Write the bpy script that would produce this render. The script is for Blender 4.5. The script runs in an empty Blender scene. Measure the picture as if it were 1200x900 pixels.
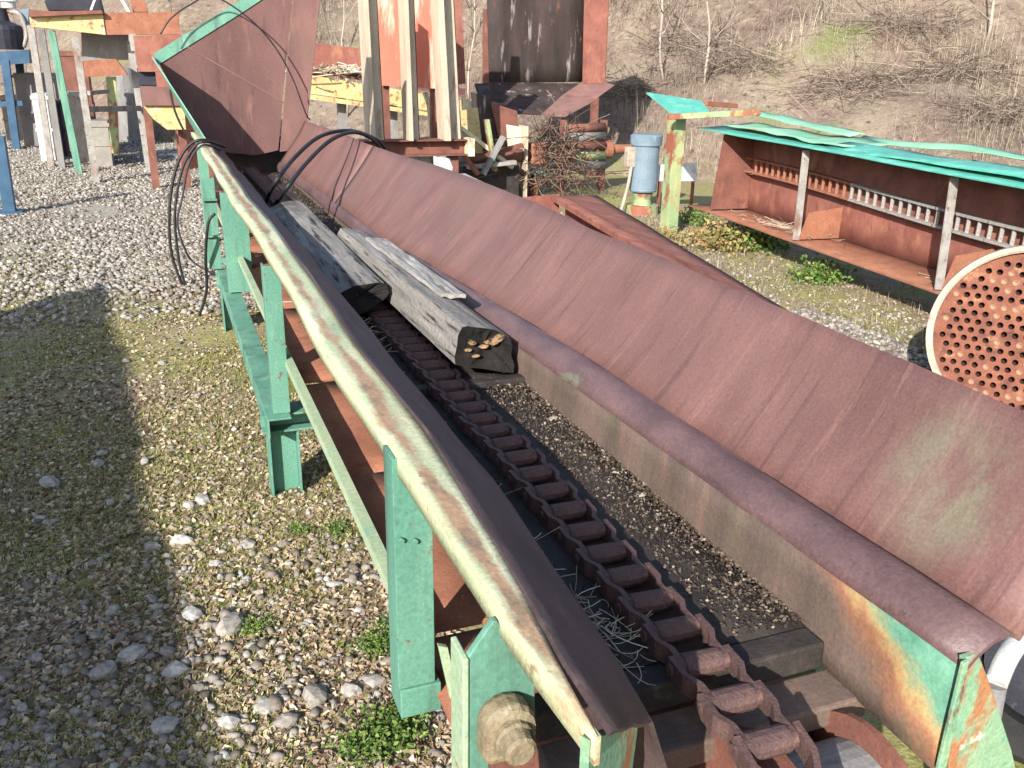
import bpy, bmesh, math, random
import numpy as np
from mathutils import Vector, Matrix, noise
random.seed(7); rng = np.random.default_rng(7)
scn = bpy.context.scene
C = scn.collection

# ------------------------------------------------------------------ camera
H = 1.75; FPX = 1045.0                       # eye height in metres, focal length in photo pixels (1200 wide)
def unit(v): v = np.array(v, float); return v/np.linalg.norm(v)
_Y = unit([170-600, -(65-450), -FPX])        # vanishing point of the long conveyor
_Z = -unit([540-600, -(3300-450), -FPX])     # vanishing point of the verticals
_Z = unit(_Z - _Y*(_Z@_Y)); _X = np.cross(_Y, _Z)
ROT = np.stack([_X, _Y, _Z])
cam_d = bpy.data.cameras.new('camera'); cam = bpy.data.objects.new('camera', cam_d); C.objects.link(cam)
cam_d.sensor_width = 36.0; cam_d.lens = FPX/1200*36.0; cam_d.clip_start = 0.05; cam_d.clip_end = 2000
mw = Matrix([list(ROT[i])+[0] for i in range(3)]+[[0,0,0,1]]); mw.translation = (0,0,H)
cam.matrix_world = mw; scn.camera = cam
def P(px, py, x=None, y=None, z=None):
    """a photo pixel put on the plane x=, y= or z="""
    d = ROT@np.array([px-600, -(py-450), -FPX])
    t = x/d[0] if x is not None else y/d[1] if y is not None else (z-H)/d[2]
    return Vector((d[0]*t, d[1]*t, H+d[2]*t))

# ------------------------------------------------------------------ light
AZ = math.radians(42); EL = math.radians(25.5)
w = bpy.data.worlds.new('World'); scn.world = w; w.use_nodes = True
nt = w.node_tree; bg = nt.nodes['Background']
sky = nt.nodes.new('ShaderNodeTexSky'); sky.sky_type = 'NISHITA'; sky.sun_disc = False
sky.sun_elevation = EL; sky.sun_rotation = AZ+math.pi
nt.links.new(sky.outputs[0], bg.inputs[0]); bg.inputs[1].default_value = 0.145
sd = bpy.data.lights.new('sun', 'SUN'); sd.energy = 5.0; sd.angle = math.radians(0.55); sd.color = (1, .955, .88)
so = bpy.data.objects.new('sun', sd); C.objects.link(so)
LDIR = Vector((math.sin(AZ)*math.cos(EL), math.cos(AZ)*math.cos(EL), -math.sin(EL)))
so.rotation_euler = LDIR.to_track_quat('-Z', 'Y').to_euler(); so.location = (-10,-12,12)
scn.view_settings.view_transform = 'Standard'; scn.view_settings.look = 'None'
scn.view_settings.exposure = 0.95; scn.view_settings.gamma = 1.0

# ------------------------------------------------------------------ materials
def mat(name, c1, c2, scale=5, stretch=(1,1,1), rough=.8, metal=0., over=(), bump=.25, bscale=70, c3=None, extra=None, spec=.3):
    m = bpy.data.materials.new(name); m.use_nodes = True
    t = m.node_tree; N = t.nodes; L = t.links; b = N['Principled BSDF']
    tc = N.new('ShaderNodeTexCoord')
    def nz(sc, st, det=7, rgh=.62):
        mp = N.new('ShaderNodeMapping'); mp.inputs['Scale'].default_value = st
        L.new(tc.outputs['Object'], mp.inputs[0])
        n = N.new('ShaderNodeTexNoise'); n.inputs['Scale'].default_value = sc; n.inputs['Detail'].default_value = det
        n.inputs['Roughness'].default_value = rgh; L.new(mp.outputs[0], n.inputs['Vector']); return n.outputs['Fac']
    def ramp(fac, stops):
        r = N.new('ShaderNodeValToRGB'); e = r.color_ramp.elements
        while len(e) < len(stops): e.new(.5)
        for k, (p, c) in enumerate(stops): e[k].position = p; e[k].color = (*c, 1) if len(c) == 3 else c
        L.new(fac, r.inputs[0]); return r.outputs[0]
    def mix(f, a, bb):
        x = N.new('ShaderNodeMix'); x.data_type = 'RGBA'
        L.new(f, x.inputs[0]) if not isinstance(f, float) else setattr(x.inputs[0], 'default_value', f)
        L.new(a, x.inputs[6])
        if isinstance(bb, tuple): x.inputs[7].default_value = (*bb, 1)
        else: L.new(bb, x.inputs[7])
        return x.outputs[2]
    stops = [(.32, c1), (.68, c2)] if c3 is None else [(.28, c1), (.5, c2), (.72, c3)]
    col = ramp(nz(scale, stretch), stops)
    for k, (oc, sc, lo, hi, st) in enumerate(over):
        f = ramp(nz(sc, (st[0], st[1], st[2])), [(lo, (0,0,0)), (hi, (1,1,1))])
        col = mix(f, col, oc)
    if extra: col = extra(N, L, tc, nz, ramp, mix, col)
    # fine mottling
    fm = ramp(nz(bscale*1.7, (1,1,1), 3), [(.3, (.62,.62,.62)), (.7, (1.25,1.25,1.25))])
    x = N.new('ShaderNodeMix'); x.data_type = 'RGBA'; x.blend_type = 'MULTIPLY'; x.inputs[0].default_value = .55
    L.new(col, x.inputs[6]); L.new(fm, x.inputs[7]); col = x.outputs[2]
    L.new(col, b.inputs['Base Color'])
    b.inputs['Roughness'].default_value = rough; b.inputs['Metallic'].default_value = metal
    b.inputs['Specular IOR Level'].default_value = spec
    if bump:
        bp = N.new('ShaderNodeBump'); bp.inputs['Strength'].default_value = bump; bp.inputs['Distance'].default_value = .01
        L.new(nz(bscale, (1,1,1), 5), bp.inputs['Height']); L.new(bp.outputs[0], b.inputs['Normal'])
    return m
def rnd_mat(name, stops, rough=.9, mott=0, transl=0):
    """colour picked by the per-piece random attribute"""
    m = bpy.data.materials.new(name); m.use_nodes = True; t = m.node_tree; N = t.nodes; L = t.links; b = N['Principled BSDF']
    a = N.new('ShaderNodeAttribute'); a.attribute_name = 'rnd'
    r = N.new('ShaderNodeValToRGB'); e = r.color_ramp.elements
    while len(e) < len(stops): e.new(.5)
    for k, (p, c) in enumerate(stops): e[k].position = p; e[k].color = (*c, 1)
    L.new(a.outputs['Fac'], r.inputs[0]); col = r.outputs[0]
    if mott:
        tc = N.new('ShaderNodeTexCoord'); n = N.new('ShaderNodeTexNoise'); n.inputs['Scale'].default_value = mott; n.inputs['Detail'].default_value = 5
        L.new(tc.outputs['Object'], n.inputs['Vector'])
        r2 = N.new('ShaderNodeValToRGB'); r2.color_ramp.elements[0].position = .3; r2.color_ramp.elements[1].position = .7
        r2.color_ramp.elements[0].color = (.6,.6,.6,1); r2.color_ramp.elements[1].color = (1.2,1.2,1.2,1)
        L.new(n.outputs['Fac'], r2.inputs[0])
        x = N.new('ShaderNodeMix'); x.data_type = 'RGBA'; x.blend_type = 'MULTIPLY'; x.inputs[0].default_value = 1
        L.new(col, x.inputs[6]); L.new(r2.outputs[0], x.inputs[7]); col = x.outputs[2]
    L.new(col, b.inputs['Base Color']); b.inputs['Roughness'].default_value = rough; b.inputs['Specular IOR Level'].default_value = .2
    return m

S1 = (1,1,1)
MAT = {}
MAT['plate'] = None
def plate_extra(N, L, tc, nz, ramp, mix, col):      # paint left on the upper plate as a faint green blotch
    sp = N.new('ShaderNodeSeparateXYZ'); L.new(tc.outputs['Object'], sp.inputs[0])
    d = N.new('ShaderNodeVectorMath'); d.operation = 'DISTANCE'; L.new(tc.outputs['Object'], d.inputs[0]); d.inputs[1].default_value = (1.30,1.10,1.03)
    mr = N.new('ShaderNodeMapRange'); mr.inputs[1].default_value = .05; mr.inputs[2].default_value = .17; mr.inputs[3].default_value = .26; mr.inputs[4].default_value = 0
    L.new(d.outputs['Value'], mr.inputs[0])
    mu = N.new('ShaderNodeMath'); mu.operation = 'MULTIPLY'; L.new(mr.outputs[0], mu.inputs[0])
    f = ramp(nz(9, (1,1,.6)), [(.4, (.2,.2,.2)), (.6, (1.8,1.8,1.8))]); L.new(f, mu.inputs[1])
    return mix(mu.outputs[0], col, (.20,.27,.16))
MAT['rust_plate'] = mat('rust_plate', (.122,.060,.053), (.190,.096,.084), 3.2, (1,1.6,.35), .62, over=[((.235,.122,.098), 16, .55, .78, (.25,2.4,.10)), ((.075,.038,.037), 11, .57, .76, (.25,2.8,.12)), ((.14,.085,.07), 2.0, .5, .75, S1), ((.28,.19,.155), 60, .69, .77, (1,1,.6))], bump=.15, bscale=90, extra=plate_extra, spec=.4)
def lower_extra(N, L, tc, nz, ramp, mix, col):      # green paint kept near the end of the trough, orange where it flakes
    sp = N.new('ShaderNodeSeparateXYZ'); L.new(tc.outputs['Object'], sp.inputs[0])
    def lin(a, bcoef, k):
        m1 = N.new('ShaderNodeMath'); m1.operation = 'MULTIPLY_ADD'; L.new(sp.outputs['Y'], m1.inputs[0]); m1.inputs[1].default_value = a; m1.inputs[2].default_value = k
        m2 = N.new('ShaderNodeMath'); m2.operation = 'MULTIPLY_ADD'; L.new(sp.outputs['Z'], m2.inputs[0]); m2.inputs[1].default_value = bcoef; L.new(m1.outputs[0], m2.inputs[2])
        m3 = N.new('ShaderNodeMath'); m3.operation = 'MULTIPLY_ADD'; L.new(nz(13, S1), m3.inputs[0]); m3.inputs[1].default_value = .16; L.new(m2.outputs[0], m3.inputs[2])
        return m3.outputs[0]
    v = lin(-.63, 1.0, -.135)                          # high towards the end and the fold
    f1 = ramp(v, [(.0, (0,0,0)), (.07, (1,1,1))])
    f2 = ramp(v, [(.07, (0,0,0)), (.11, (1,1,1))])
    f3 = ramp(v, [(.10, (0,0,0)), (.15, (1,1,1))])
    col = mix(f1, col, (.25,.115,.065)); col = mix(f2, col, (.36,.25,.11))
    g = ramp(nz(16, S1), [(.3, (.065,.185,.125)), (.6, (.115,.265,.18)), (.72, (.22,.19,.10))])
    return mix(f3, col, g)
MAT['rust_lower'] = mat('rust_lower', (.085,.062,.050), (.150,.105,.085), 5, (1,1.4,.3), .7, over=[((.19,.11,.085), 10, .55, .75, (1,1.4,.3)), ((.10,.105,.06), 6, .6, .75, S1)], bump=.2, extra=lower_extra)
MAT['rust_ledge'] = mat('rust_ledge', (.075,.045,.045), (.155,.088,.085), 7, (1,.5,1), .5, over=[((.17,.20,.13), 9, .62, .74, (1,.5,1)), ((.05,.035,.03), 25, .62, .72, S1)], bump=.25, spec=.5)
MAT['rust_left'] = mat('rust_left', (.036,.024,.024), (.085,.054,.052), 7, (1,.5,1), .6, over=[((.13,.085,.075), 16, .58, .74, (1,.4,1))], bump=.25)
MAT['rust_hopper'] = mat('rust_hopper', (.105,.052,.047), (.165,.085,.076), 2.4, (1,1,.4), .7, over=[((.20,.105,.085), 9, .56, .74, (1.5,1,.3)), ((.07,.035,.035), 6, .58, .74, (1.5,1,.3))], bump=.15)
MAT['rust_dark'] = mat('rust_dark', (.018,.015,.014), (.046,.037,.033), 8, S1, .75, over=[((.10,.07,.055), 20, .6, .75, S1)], bump=.4)
MAT['rust_chain'] = mat('rust_chain', (.060,.036,.034), (.125,.070,.062), 18, S1, .7, over=[((.20,.10,.07), 30, .6, .75, S1)], bump=.5, bscale=120)
MAT['rust_orange'] = mat('rust_orange', (.215,.085,.050), (.325,.142,.085), 6, S1, .82, over=[((.20,.07,.045), 14, .55, .72, S1), ((.48,.30,.18), 40, .66, .74, S1)], bump=.25)
MAT['rust_red'] = mat('rust_red', (.19,.066,.050), (.29,.118,.088), 4, S1, .75, over=[((.34,.16,.09), 5, .54, .7, (1,1,.6)), ((.10,.045,.04), 6, .58, .72, (1,1,.4)), ((.15,.05,.04), 9, .56, .75, (1,1,.5)), ((.42,.25,.18), 40, .7, .76, S1)], bump=.2)
MAT['rust_brown'] = mat('rust_brown', (.12,.050,.038), (.21,.085,.062), 5, S1, .75, over=[((.30,.12,.07), 10, .58, .74, (1,1,.4))], bump=.25)
GREEN1, GREEN2 = (.085,.225,.165), (.130,.295,.215)
MAT['green'] = mat('green_paint', GREEN1, GREEN2, 4, (1,1,.5), .5, over=[((.20,.36,.26), 11, .55, .75, (1,1,.3)), ((.16,.085,.045), 20, .64, .70, S1), ((.06,.10,.075), 8, .52, .74, (1.6,1.6,.16)), ((.05,.04,.03), 55, .68, .73, (1,1,.5))], bump=.1, spec=.5)
def rail_extra(N, L, tc, nz, ramp, mix, col):       # a rusted band worn along the middle of the top flange
    sp = N.new('ShaderNodeSeparateXYZ'); L.new(tc.outputs['Object'], sp.inputs[0])
    m1 = N.new('ShaderNodeMath'); m1.operation = 'SUBTRACT'; L.new(sp.outputs['X'], m1.inputs[0]); m1.inputs[1].default_value = .375
    m2 = N.new('ShaderNodeMath'); m2.operation = 'ABSOLUTE'; L.new(m1.outputs[0], m2.inputs[0])
    m3 = N.new('ShaderNodeMath'); m3.operation = 'MULTIPLY_ADD'; L.new(nz(5, (3,.8,3)), m3.inputs[0]); m3.inputs[1].default_value = -.085; L.new(m2.outputs[0], m3.inputs[2])
    f = ramp(m3.outputs[0], [(.0, (1,1,1)), (.012, (0,0,0))]) if False else None
    mr = N.new('ShaderNodeMapRange'); mr.inputs[1].default_value = -.036; mr.inputs[2].default_value = -.022; mr.inputs[3].default_value = .9; mr.inputs[4].default_value = 0
    L.new(m3.outputs[0], mr.inputs[0])
    rc = ramp(nz(20, (1,.5,1)), [(.3, (.16,.10,.07)), (.55, (.36,.20,.11)), (.75, (.30,.34,.24))])
    return mix(mr.outputs[0], col, rc)
MAT['rail'] = mat('faded_green_rail', (.30,.37,.22), (.46,.465,.29), 6, (1,.35,1), .6, over=[((.60,.56,.38), 7, .47, .68, (1,.25,1)), ((.17,.31,.22), 9, .58, .72, (1,.3,1)), ((.24,.13,.07), 26, .62, .70, (1,.5,1)), ((.10,.085,.055), 48, .66, .72, (1,.6,1))], bump=.2, extra=rail_extra)
MAT['green_pale'] = mat('green_pale', (.27,.38,.25), (.40,.46,.29), 6, S1, .6, over=[((.20,.40,.29), 9, .55, .7, S1), ((.28,.15,.08), 26, .66, .72, S1)], bump=.15)
MAT['green_rusty'] = mat('green_rusty', (.14,.29,.19), (.26,.36,.21), 9, S1, .6, over=[((.34,.15,.07), 8, .50, .56, (1.4,1.4,.45)), ((.15,.07,.05), 12, .60, .66, (1,1,.6)), ((.55,.52,.40), 15, .64, .70, S1)], bump=.35)
MAT['green_yellow'] = mat('green_yellow', (.18,.30,.16), (.36,.38,.19), 6, (1,1,.4), .6, over=[((.24,.085,.05), 4.5, .50, .58, (1,1,.6)), ((.40,.22,.08), 7, .58, .7, (1,1,.5))], bump=.2)
MAT['teal'] = mat('teal_paint', (.07,.30,.235), (.10,.37,.29), 5, S1, .5, over=[((.16,.48,.36), 8, .5, .72, S1), ((.16,.13,.09), 16, .66, .73, S1)], bump=.1)
MAT['mint'] = mat('mint_paint', (.16,.38,.25), (.27,.47,.31), 5, S1, .55, over=[((.16,.13,.09), 16, .70, .76, S1)], bump=.1)
MAT['yellow'] = mat('yellow_paint', (.42,.315,.13), (.52,.42,.215), 7, S1, .6, over=[((.20,.10,.05), 11, .56, .66, S1), ((.55,.50,.36), 8, .56, .7, S1)], bump=.15)
MAT['cream'] = mat('cream_paint', (.56,.47,.30), (.68,.60,.43), 6, (1,1,.4), .65, over=[((.30,.13,.07), 9, .58, .66, (1,1,.3)), ((.15,.10,.07), 14, .66, .74, S1)], bump=.2)
MAT['bearing'] = mat('weathered_bearing', (.15,.115,.07), (.30,.25,.16), 14, S1, .6, over=[((.26,.12,.06), 16, .56, .68, S1), ((.40,.37,.27), 22, .60, .72, S1)], bump=.5)
MAT['beige'] = mat('beige_steel', (.36,.29,.215), (.50,.42,.32), 5, (1,1,.3), .65, over=[((.22,.13,.09), 9, .58, .72, (1,1,.25))], bump=.15)
MAT['redcream'] = mat('red_cream_panel', (.50,.13,.085), (.58,.18,.12), 2.5, (1,1,.3), .7, over=[((.62,.50,.38), 3.2, .48, .58, (1.3,1.3,.25)), ((.45,.12,.08), 12, .6, .7, (1,1,.3))], bump=.15)
MAT['binwall'] = mat('bin_inside', (.022,.017,.016), (.070,.048,.045), 2.2, (1.4,1.4,.3), .8, over=[((.36,.31,.30), 5, .60, .72, (1.6,1.6,.25)), ((.20,.08,.05), 9, .62, .72, (1,1,.4))], bump=.25)  # base darkened so the bin's inner walls read as shadowed
MAT['blue'] = mat('grey_blue_paint', (.125,.175,.215), (.175,.235,.28), 5, S1, .5, over=[((.32,.40,.44), 9, .6, .75, (1,1,.4)), ((.10,.08,.07), 18, .68, .76, S1)], bump=.1)
MAT['blue_deep'] = mat('blue_paint', (.025,.065,.12), (.05,.11,.18), 5, S1, .5, over=[((.10,.09,.09), 14, .64, .74, S1)], bump=.1)
MAT['white'] = mat('white_paint', (.46,.46,.44), (.62,.62,.60), 6, S1, .6, over=[((.28,.22,.17), 9, .56, .72, S1)], bump=.1)
MAT['grey'] = mat('grey_metal', (.14,.135,.13), (.24,.23,.22), 5, (1,1,.4), .65, over=[((.32,.30,.28), 9, .6, .74, (1,1,.4)), ((.12,.07,.05), 12, .62, .74, S1)], bump=.2)
MAT['galv'] = mat('galvanised', (.22,.205,.19), (.34,.32,.295), 9, S1, .55, over=[((.17,.10,.07), 7, .52, .66, (1,1,.35)), ((.10,.07,.055), 20, .60, .70, S1)], bump=.15)
MAT['black'] = mat('black_rubber', (.012,.012,.013), (.026,.026,.028), 8, S1, .5, bump=.1)
MAT['dark'] = mat('dark_machine', (.014,.015,.022), (.036,.036,.05), 5, S1, .6, over=[((.12,.09,.08), 13, .64, .75, S1)], bump=.2)
MAT['char'] = mat('charred_wood', (.006,.0055,.005), (.020,.016,.014), 14, S1, .9, over=[((.30,.17,.07), 16, .66, .70, (1,1,2.0))], bump=.7, bscale=40)
def grain(name, axis_rot, c1, c2, crack):
    def ex(N, L, tc, nz, ramp, mix, col): return col
    return mat(name, c1, c2, 16, axis_rot, .9, over=[(crack, 26, .54, .64, axis_rot), ((.40,.375,.35), 8, .56, .75, axis_rot), ((.09,.08,.072), 3.0, .56, .72, (1,.6,1))], bump=1.0, bscale=45)
MAT['wood'] = grain('weathered_wood', (1.6,.10,1.6), (.135,.125,.115), (.27,.25,.225), (.025,.021,.019))
MAT['fungus'] = mat('bracket_fungus', (.16,.085,.035), (.34,.23,.12), 30, (1,1,2.5), .9, over=[((.03,.02,.015), 26, .55, .62, S1)], bump=.5)
MAT['bark'] = mat('grey_bark', (.19,.175,.16), (.36,.34,.31), 7, (2,.3,2), .95, over=[((.08,.06,.05), 14, .6, .7, (2,.4,2))], bump=.6, bscale=50)
MAT['tubesheet'] = mat('tube_sheet', (.14,.048,.030), (.23,.088,.052), 9, S1, .8, over=[((.085,.032,.025), 14, .52, .68, S1), ((.34,.20,.11), 9, .58, .72, S1)], bump=.3)
MAT['tubemouth'] = mat('tube_mouth', (.20,.10,.06), (.34,.22,.14), 12, S1, .8, bump=.1)
MAT['hole'] = mat('tube_bore', (.020,.008,.006), (.035,.014,.010), 12, S1, .9, bump=0)
MAT['rimcream'] = mat('pale_rim', (.28,.235,.18), (.42,.37,.30), 7, S1, .7, over=[((.26,.13,.075), 10, .56, .68, S1)], bump=.3)
MAT['concrete'] = mat('concrete', (.20,.185,.165), (.30,.28,.25), 6, S1, .9, bump=.3)
MAT['gravel'] = rnd_mat('gravel', [(0, (.085,.068,.052)), (.3, (.185,.155,.125)), (.6, (.28,.25,.215)), (.85, (.36,.335,.30)), (1, (.46,.44,.41))], .9, 60)
MAT['litter'] = rnd_mat('leaf_litter', [(0, (.10,.065,.042)), (.35, (.25,.175,.115)), (.7, (.38,.29,.19)), (1, (.54,.455,.34))])
MAT['debris'] = rnd_mat('trough_debris', [(0, (.022,.016,.012)), (.5, (.070,.050,.038)), (.85, (.13,.10,.075)), (1, (.30,.25,.19))])
MAT['straw'] = rnd_mat('straw', [(0, (.26,.19,.12)), (.5, (.44,.36,.25)), (1, (.62,.56,.46))])
MAT['grass'] = rnd_mat('grass', [(0, (.07,.125,.022)), (.35, (.17,.205,.045)), (.7, (.33,.31,.10)), (1, (.48,.40,.19))])
MAT['weed'] = rnd_mat('weed_leaf', [(0, (.04,.09,.018)), (.5, (.10,.17,.035)), (1, (.21,.25,.07))])
MAT['weed_yellow'] = rnd_mat('yellowing_weed', [(0, (.10,.12,.035)), (.45, (.25,.20,.075)), (1, (.34,.20,.10))])
MAT['brush'] = rnd_mat('dead_brush', [(0, (.085,.060,.050)), (.25, (.175,.130,.108)), (.55, (.28,.222,.168)), (.8, (.37,.315,.235)), (1, (.50,.455,.375))])
MAT['vine'] = rnd_mat('dead_vine', [(0, (.055,.032,.026)), (.5, (.13,.08,.06)), (1, (.27,.19,.14))])
MAT['twig'] = mat('sapling_bark', (.26,.21,.17), (.42,.36,.30), 12, (1,1,.2), .9, bump=.2)
MAT['twig_dark'] = mat('dark_bark', (.10,.085,.07), (.19,.16,.13), 12, (1,1,.2), .9, bump=.2)
def ground_extra(N, L, tc, nz, ramp, mix, col):
    f = ramp(nz(1.15, S1, 8), [(.42, (0,0,0)), (.56, (1,1,1))])
    g = ramp(nz(24, S1), [(.3, (.14,.145,.045)), (.5, (.27,.25,.09)), (.7, (.40,.345,.17))])
    col = mix(f, col, g)
    # pale gravel farther up the yard
    sp = N.new('ShaderNodeSeparateXYZ'); L.new(tc.outputs['Object'], sp.inputs[0])
    m = N.new('ShaderNodeMath'); m.operation = 'MULTIPLY_ADD'; L.new(nz(.9, S1), m.inputs[0]); m.inputs[1].default_value = 3.5; L.new(sp.outputs['Y'], m.inputs[2])
    mr = N.new('ShaderNodeMapRange'); mr.inputs[1].default_value = 9.0; mr.inputs[2].default_value = 11.5; L.new(m.outputs[0], mr.inputs[0])
    x1 = N.new('ShaderNodeMath'); x1.operation = 'LESS_THAN'; L.new(sp.outputs['X'], x1.inputs[0]); x1.inputs[1].default_value = 4.5
    mm = N.new('ShaderNodeMath'); mm.operation = 'MULTIPLY'; L.new(mr.outputs[0], mm.inputs[0]); L.new(x1.outputs[0], mm.inputs[1])
    m5 = N.new('ShaderNodeMath'); m5.operation = 'MULTIPLY'; L.new(mm.outputs[0], m5.inputs[0]); m5.inputs[1].default_value = .85
    gc = ramp(nz(30, S1), [(.3, (.15,.125,.10)), (.5, (.31,.28,.245)), (.7, (.47,.44,.41))])
    return mix(m5.outputs[0], col, gc)
MAT['ground'] = mat('yard_ground', (.17,.12,.078), (.40,.315,.215), 17, S1, .95, over=[((.40,.345,.28), 38, .58, .68, S1), ((.085,.062,.042), 30, .62, .72, S1)], bump=.9, bscale=38, extra=ground_extra, spec=.15)
def hill_extra(N, L, tc, nz, ramp, mix, col):
    f = ramp(nz(.35, S1), [(.56, (0,0,0)), (.68, (1,1,1))])
    return mix(f, col, (.15,.16,.065))
MAT['hill'] = mat('brush_hillside', (.13,.092,.072), (.245,.195,.145), .55, (1,1,1.6), .95, over=[((.17,.115,.10), 1.3, .5, .65, S1), ((.29,.245,.18), 6, .5, .75, S1), ((.055,.042,.034), 9, .56, .70, S1)], bump=1.0, bscale=16, extra=hill_extra, spec=.1)

# ------------------------------------------------------------------ builders
def props(o, label=None, cat=None, group=None, kind=None):
    for k, v in (('label', label), ('category', cat), ('group', group), ('kind', kind)):
        if v: o[k] = v
    return o
def empty(name, loc, label, cat, group=None):
    o = bpy.data.objects.new(name, None); o.location = loc; o.empty_display_size = .1; C.objects.link(o)
    return props(o, label, cat, group)
def link(name, me, m, parent=None, smooth=False):
    o = bpy.data.objects.new(name, me); C.objects.link(o)
    if m is not None: me.materials.append(MAT[m] if isinstance(m, str) else m)
    if parent is not None:
        o.parent = parent
        if parent.type == 'EMPTY': o.matrix_parent_inverse = Matrix.Translation(parent.location).inverted()
    return o
class MB:
    def __init__(s): s.v = []; s.f = []; s.sm = []
    def add(s, vs, fs, smooth=False):
        n = len(s.v); s.v += [tuple(p) for p in vs]; s.f += [tuple(i+n for i in f) for f in fs]; s.sm += [smooth]*len(fs); return s
    def hexa(s, p):      # 8 points: bottom ring 0-3, top ring 4-7
        return s.add(p, [(3,2,1,0),(4,5,6,7),(0,1,5,4),(1,2,6,5),(2,3,7,6),(3,0,4,7)])
    def box(s, x0,x1,y0,y1,z0,z1): return s.hexa([(x0,y0,z0),(x1,y0,z0),(x1,y1,z0),(x0,y1,z0),(x0,y0,z1),(x1,y0,z1),(x1,y1,z1),(x0,y1,z1)])
    def bar(s, a, b, wd, ht, up=(0,0,1)):
        a = Vector(a); b = Vector(b); d = (b-a).normalized(); u = Vector(up)
        r = d.cross(u)
        if r.length < 1e-3: r = d.cross(Vector((1,0,0)))
        r.normalize(); u = r.cross(d).normalized(); r = r*wd/2; u = u*ht/2
        return s.hexa([a-r-u,a+r-u,a+r+u,a-r+u,b-r-u,b+r-u,b+r+u,b-r+u])
    def poly(s, pts, off):  # extruded polygon, off = thickness vector
        n = len(pts); off = Vector(off); a = [Vector(p) for p in pts]; b = [p+off for p in a]
        return s.add(a+b, [tuple(range(n))[::-1], tuple(range(n,2*n))]+[(i,(i+1)%n,n+(i+1)%n,n+i) for i in range(n)])
    def quad(s, pts, t):
        a = [Vector(p) for p in pts]; n = (a[1]-a[0]).cross(a[-1]-a[0]).normalized(); return s.poly(pts, n*t)
    def profile(s, pts, y0, y1):   # closed (x,z) outline swept along y
        return s.poly([(x,y0,z) for x,z in pts], (0,y1-y0,0))
    def tube(s, path, r, n=8, cap=True):
        path = [Vector(p) for p in path]; k = len(path); rs = r if isinstance(r,(list,tuple)) else [r]*k
        base = len(s.v); prev = None; vs = []
        for i, p in enumerate(path):
            d = (path[min(i+1,k-1)]-path[max(i-1,0)]).normalized()
            if prev is None: u = d.orthogonal().normalized()
            else: u = (prev - d*prev.dot(d)).normalized()
            prev = u; w_ = d.cross(u)
            for j in range(n):
                a = 2*math.pi*j/n; vs.append(p+(u*math.cos(a)+w_*math.sin(a))*rs[i])
        fs = [(i*n+j, i*n+(j+1)%n, (i+1)*n+(j+1)%n, (i+1)*n+j) for i in range(k-1) for j in range(n)]
        s.add(vs, fs, True)
        if cap: s.add([], []); s.f += [tuple(base+j for j in range(n))[::-1], tuple(base+(k-1)*n+j for j in range(n))]; s.sm += [False, False]
        return s
    def cyl(s, a, b, r, n=20, r2=None): return s.tube([a,b], [r, r2 if r2 is not None else r], n)
    def lathe(s, o, axis, prof, n=24):   # prof: (distance along axis, radius)
        o = Vector(o); axis = Vector(axis).normalized()
        u = axis.orthogonal().normalized(); w_ = axis.cross(u); vs = []
        for d, r in prof:
            for j in range(n):
                a = 2*math.pi*j/n; vs.append(o+axis*d+(u*math.cos(a)+w_*math.sin(a))*r)
        k = len(prof)
        return s.add(vs, [(i*n+j, i*n+(j+1)%n, (i+1)*n+(j+1)%n, (i+1)*n+j) for i in range(k-1) for j in range(n)], False)
    def sheet(s, fn, nu, nv, t, smooth=True):   # fn(u,v)->point, thickened along normals
        g = [[Vector(fn(i/nu, j/nv)) for j in range(nv+1)] for i in range(nu+1)]
        top = []; bot = []
        for i in range(nu+1):
            for j in range(nv+1):
                a = g[min(i+1,nu)][j]-g[max(i-1,0)][j]; b = g[i][min(j+1,nv)]-g[i][max(j-1,0)]
                n = a.cross(b).normalized(); top.append(g[i][j]); bot.append(g[i][j]-n*t)
        m = nv+1; N_ = (nu+1)*m
        s.add(top+bot, [], False); b0 = len(s.v)-2*N_
        F = []; SM = []
        for i in range(nu):
            for j in range(nv):
                q = (i*m+j, (i+1)*m+j, (i+1)*m+j+1, i*m+j+1); F.append(q); SM.append(smooth)
                F.append(tuple(N_+x for x in q[::-1])); SM.append(smooth)
        for i in range(nu):
            for j in (0, nv):
                q = (i*m+j, (i+1)*m+j, N_+(i+1)*m+j, N_+i*m+j); F.append(q[::-1] if j == 0 else q); SM.append(False)
        for j in range(nv):
            for i in (0, nu):
                q = (i*m+j, i*m+j+1, N_+i*m+j+1, N_+i*m+j); F.append(q if i == 0 else q[::-1]); SM.append(False)
        s.f += [tuple(x+b0 for x in q) for q in F]; s.sm += SM; return s
    def mesh(s, name):
        me = bpy.data.meshes.new(name); me.from_pydata(s.v, [], s.f); me.polygons.foreach_set('use_smooth', s.sm)
        bm = bmesh.new(); bm.from_mesh(me); bmesh.ops.recalc_face_normals(bm, faces=bm.faces); bm.to_mesh(me); bm.free(); return me
    def build(s, name, m, parent=None, bevel=0.0):
        o = link(name, s.mesh(name), m, parent)
        if bevel:
            b = o.modifiers.new('bevel', 'BEVEL'); b.width = bevel; b.segments = 2; b.limit_method = 'ANGLE'; b.angle_limit = math.radians(40)
        return o
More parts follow.
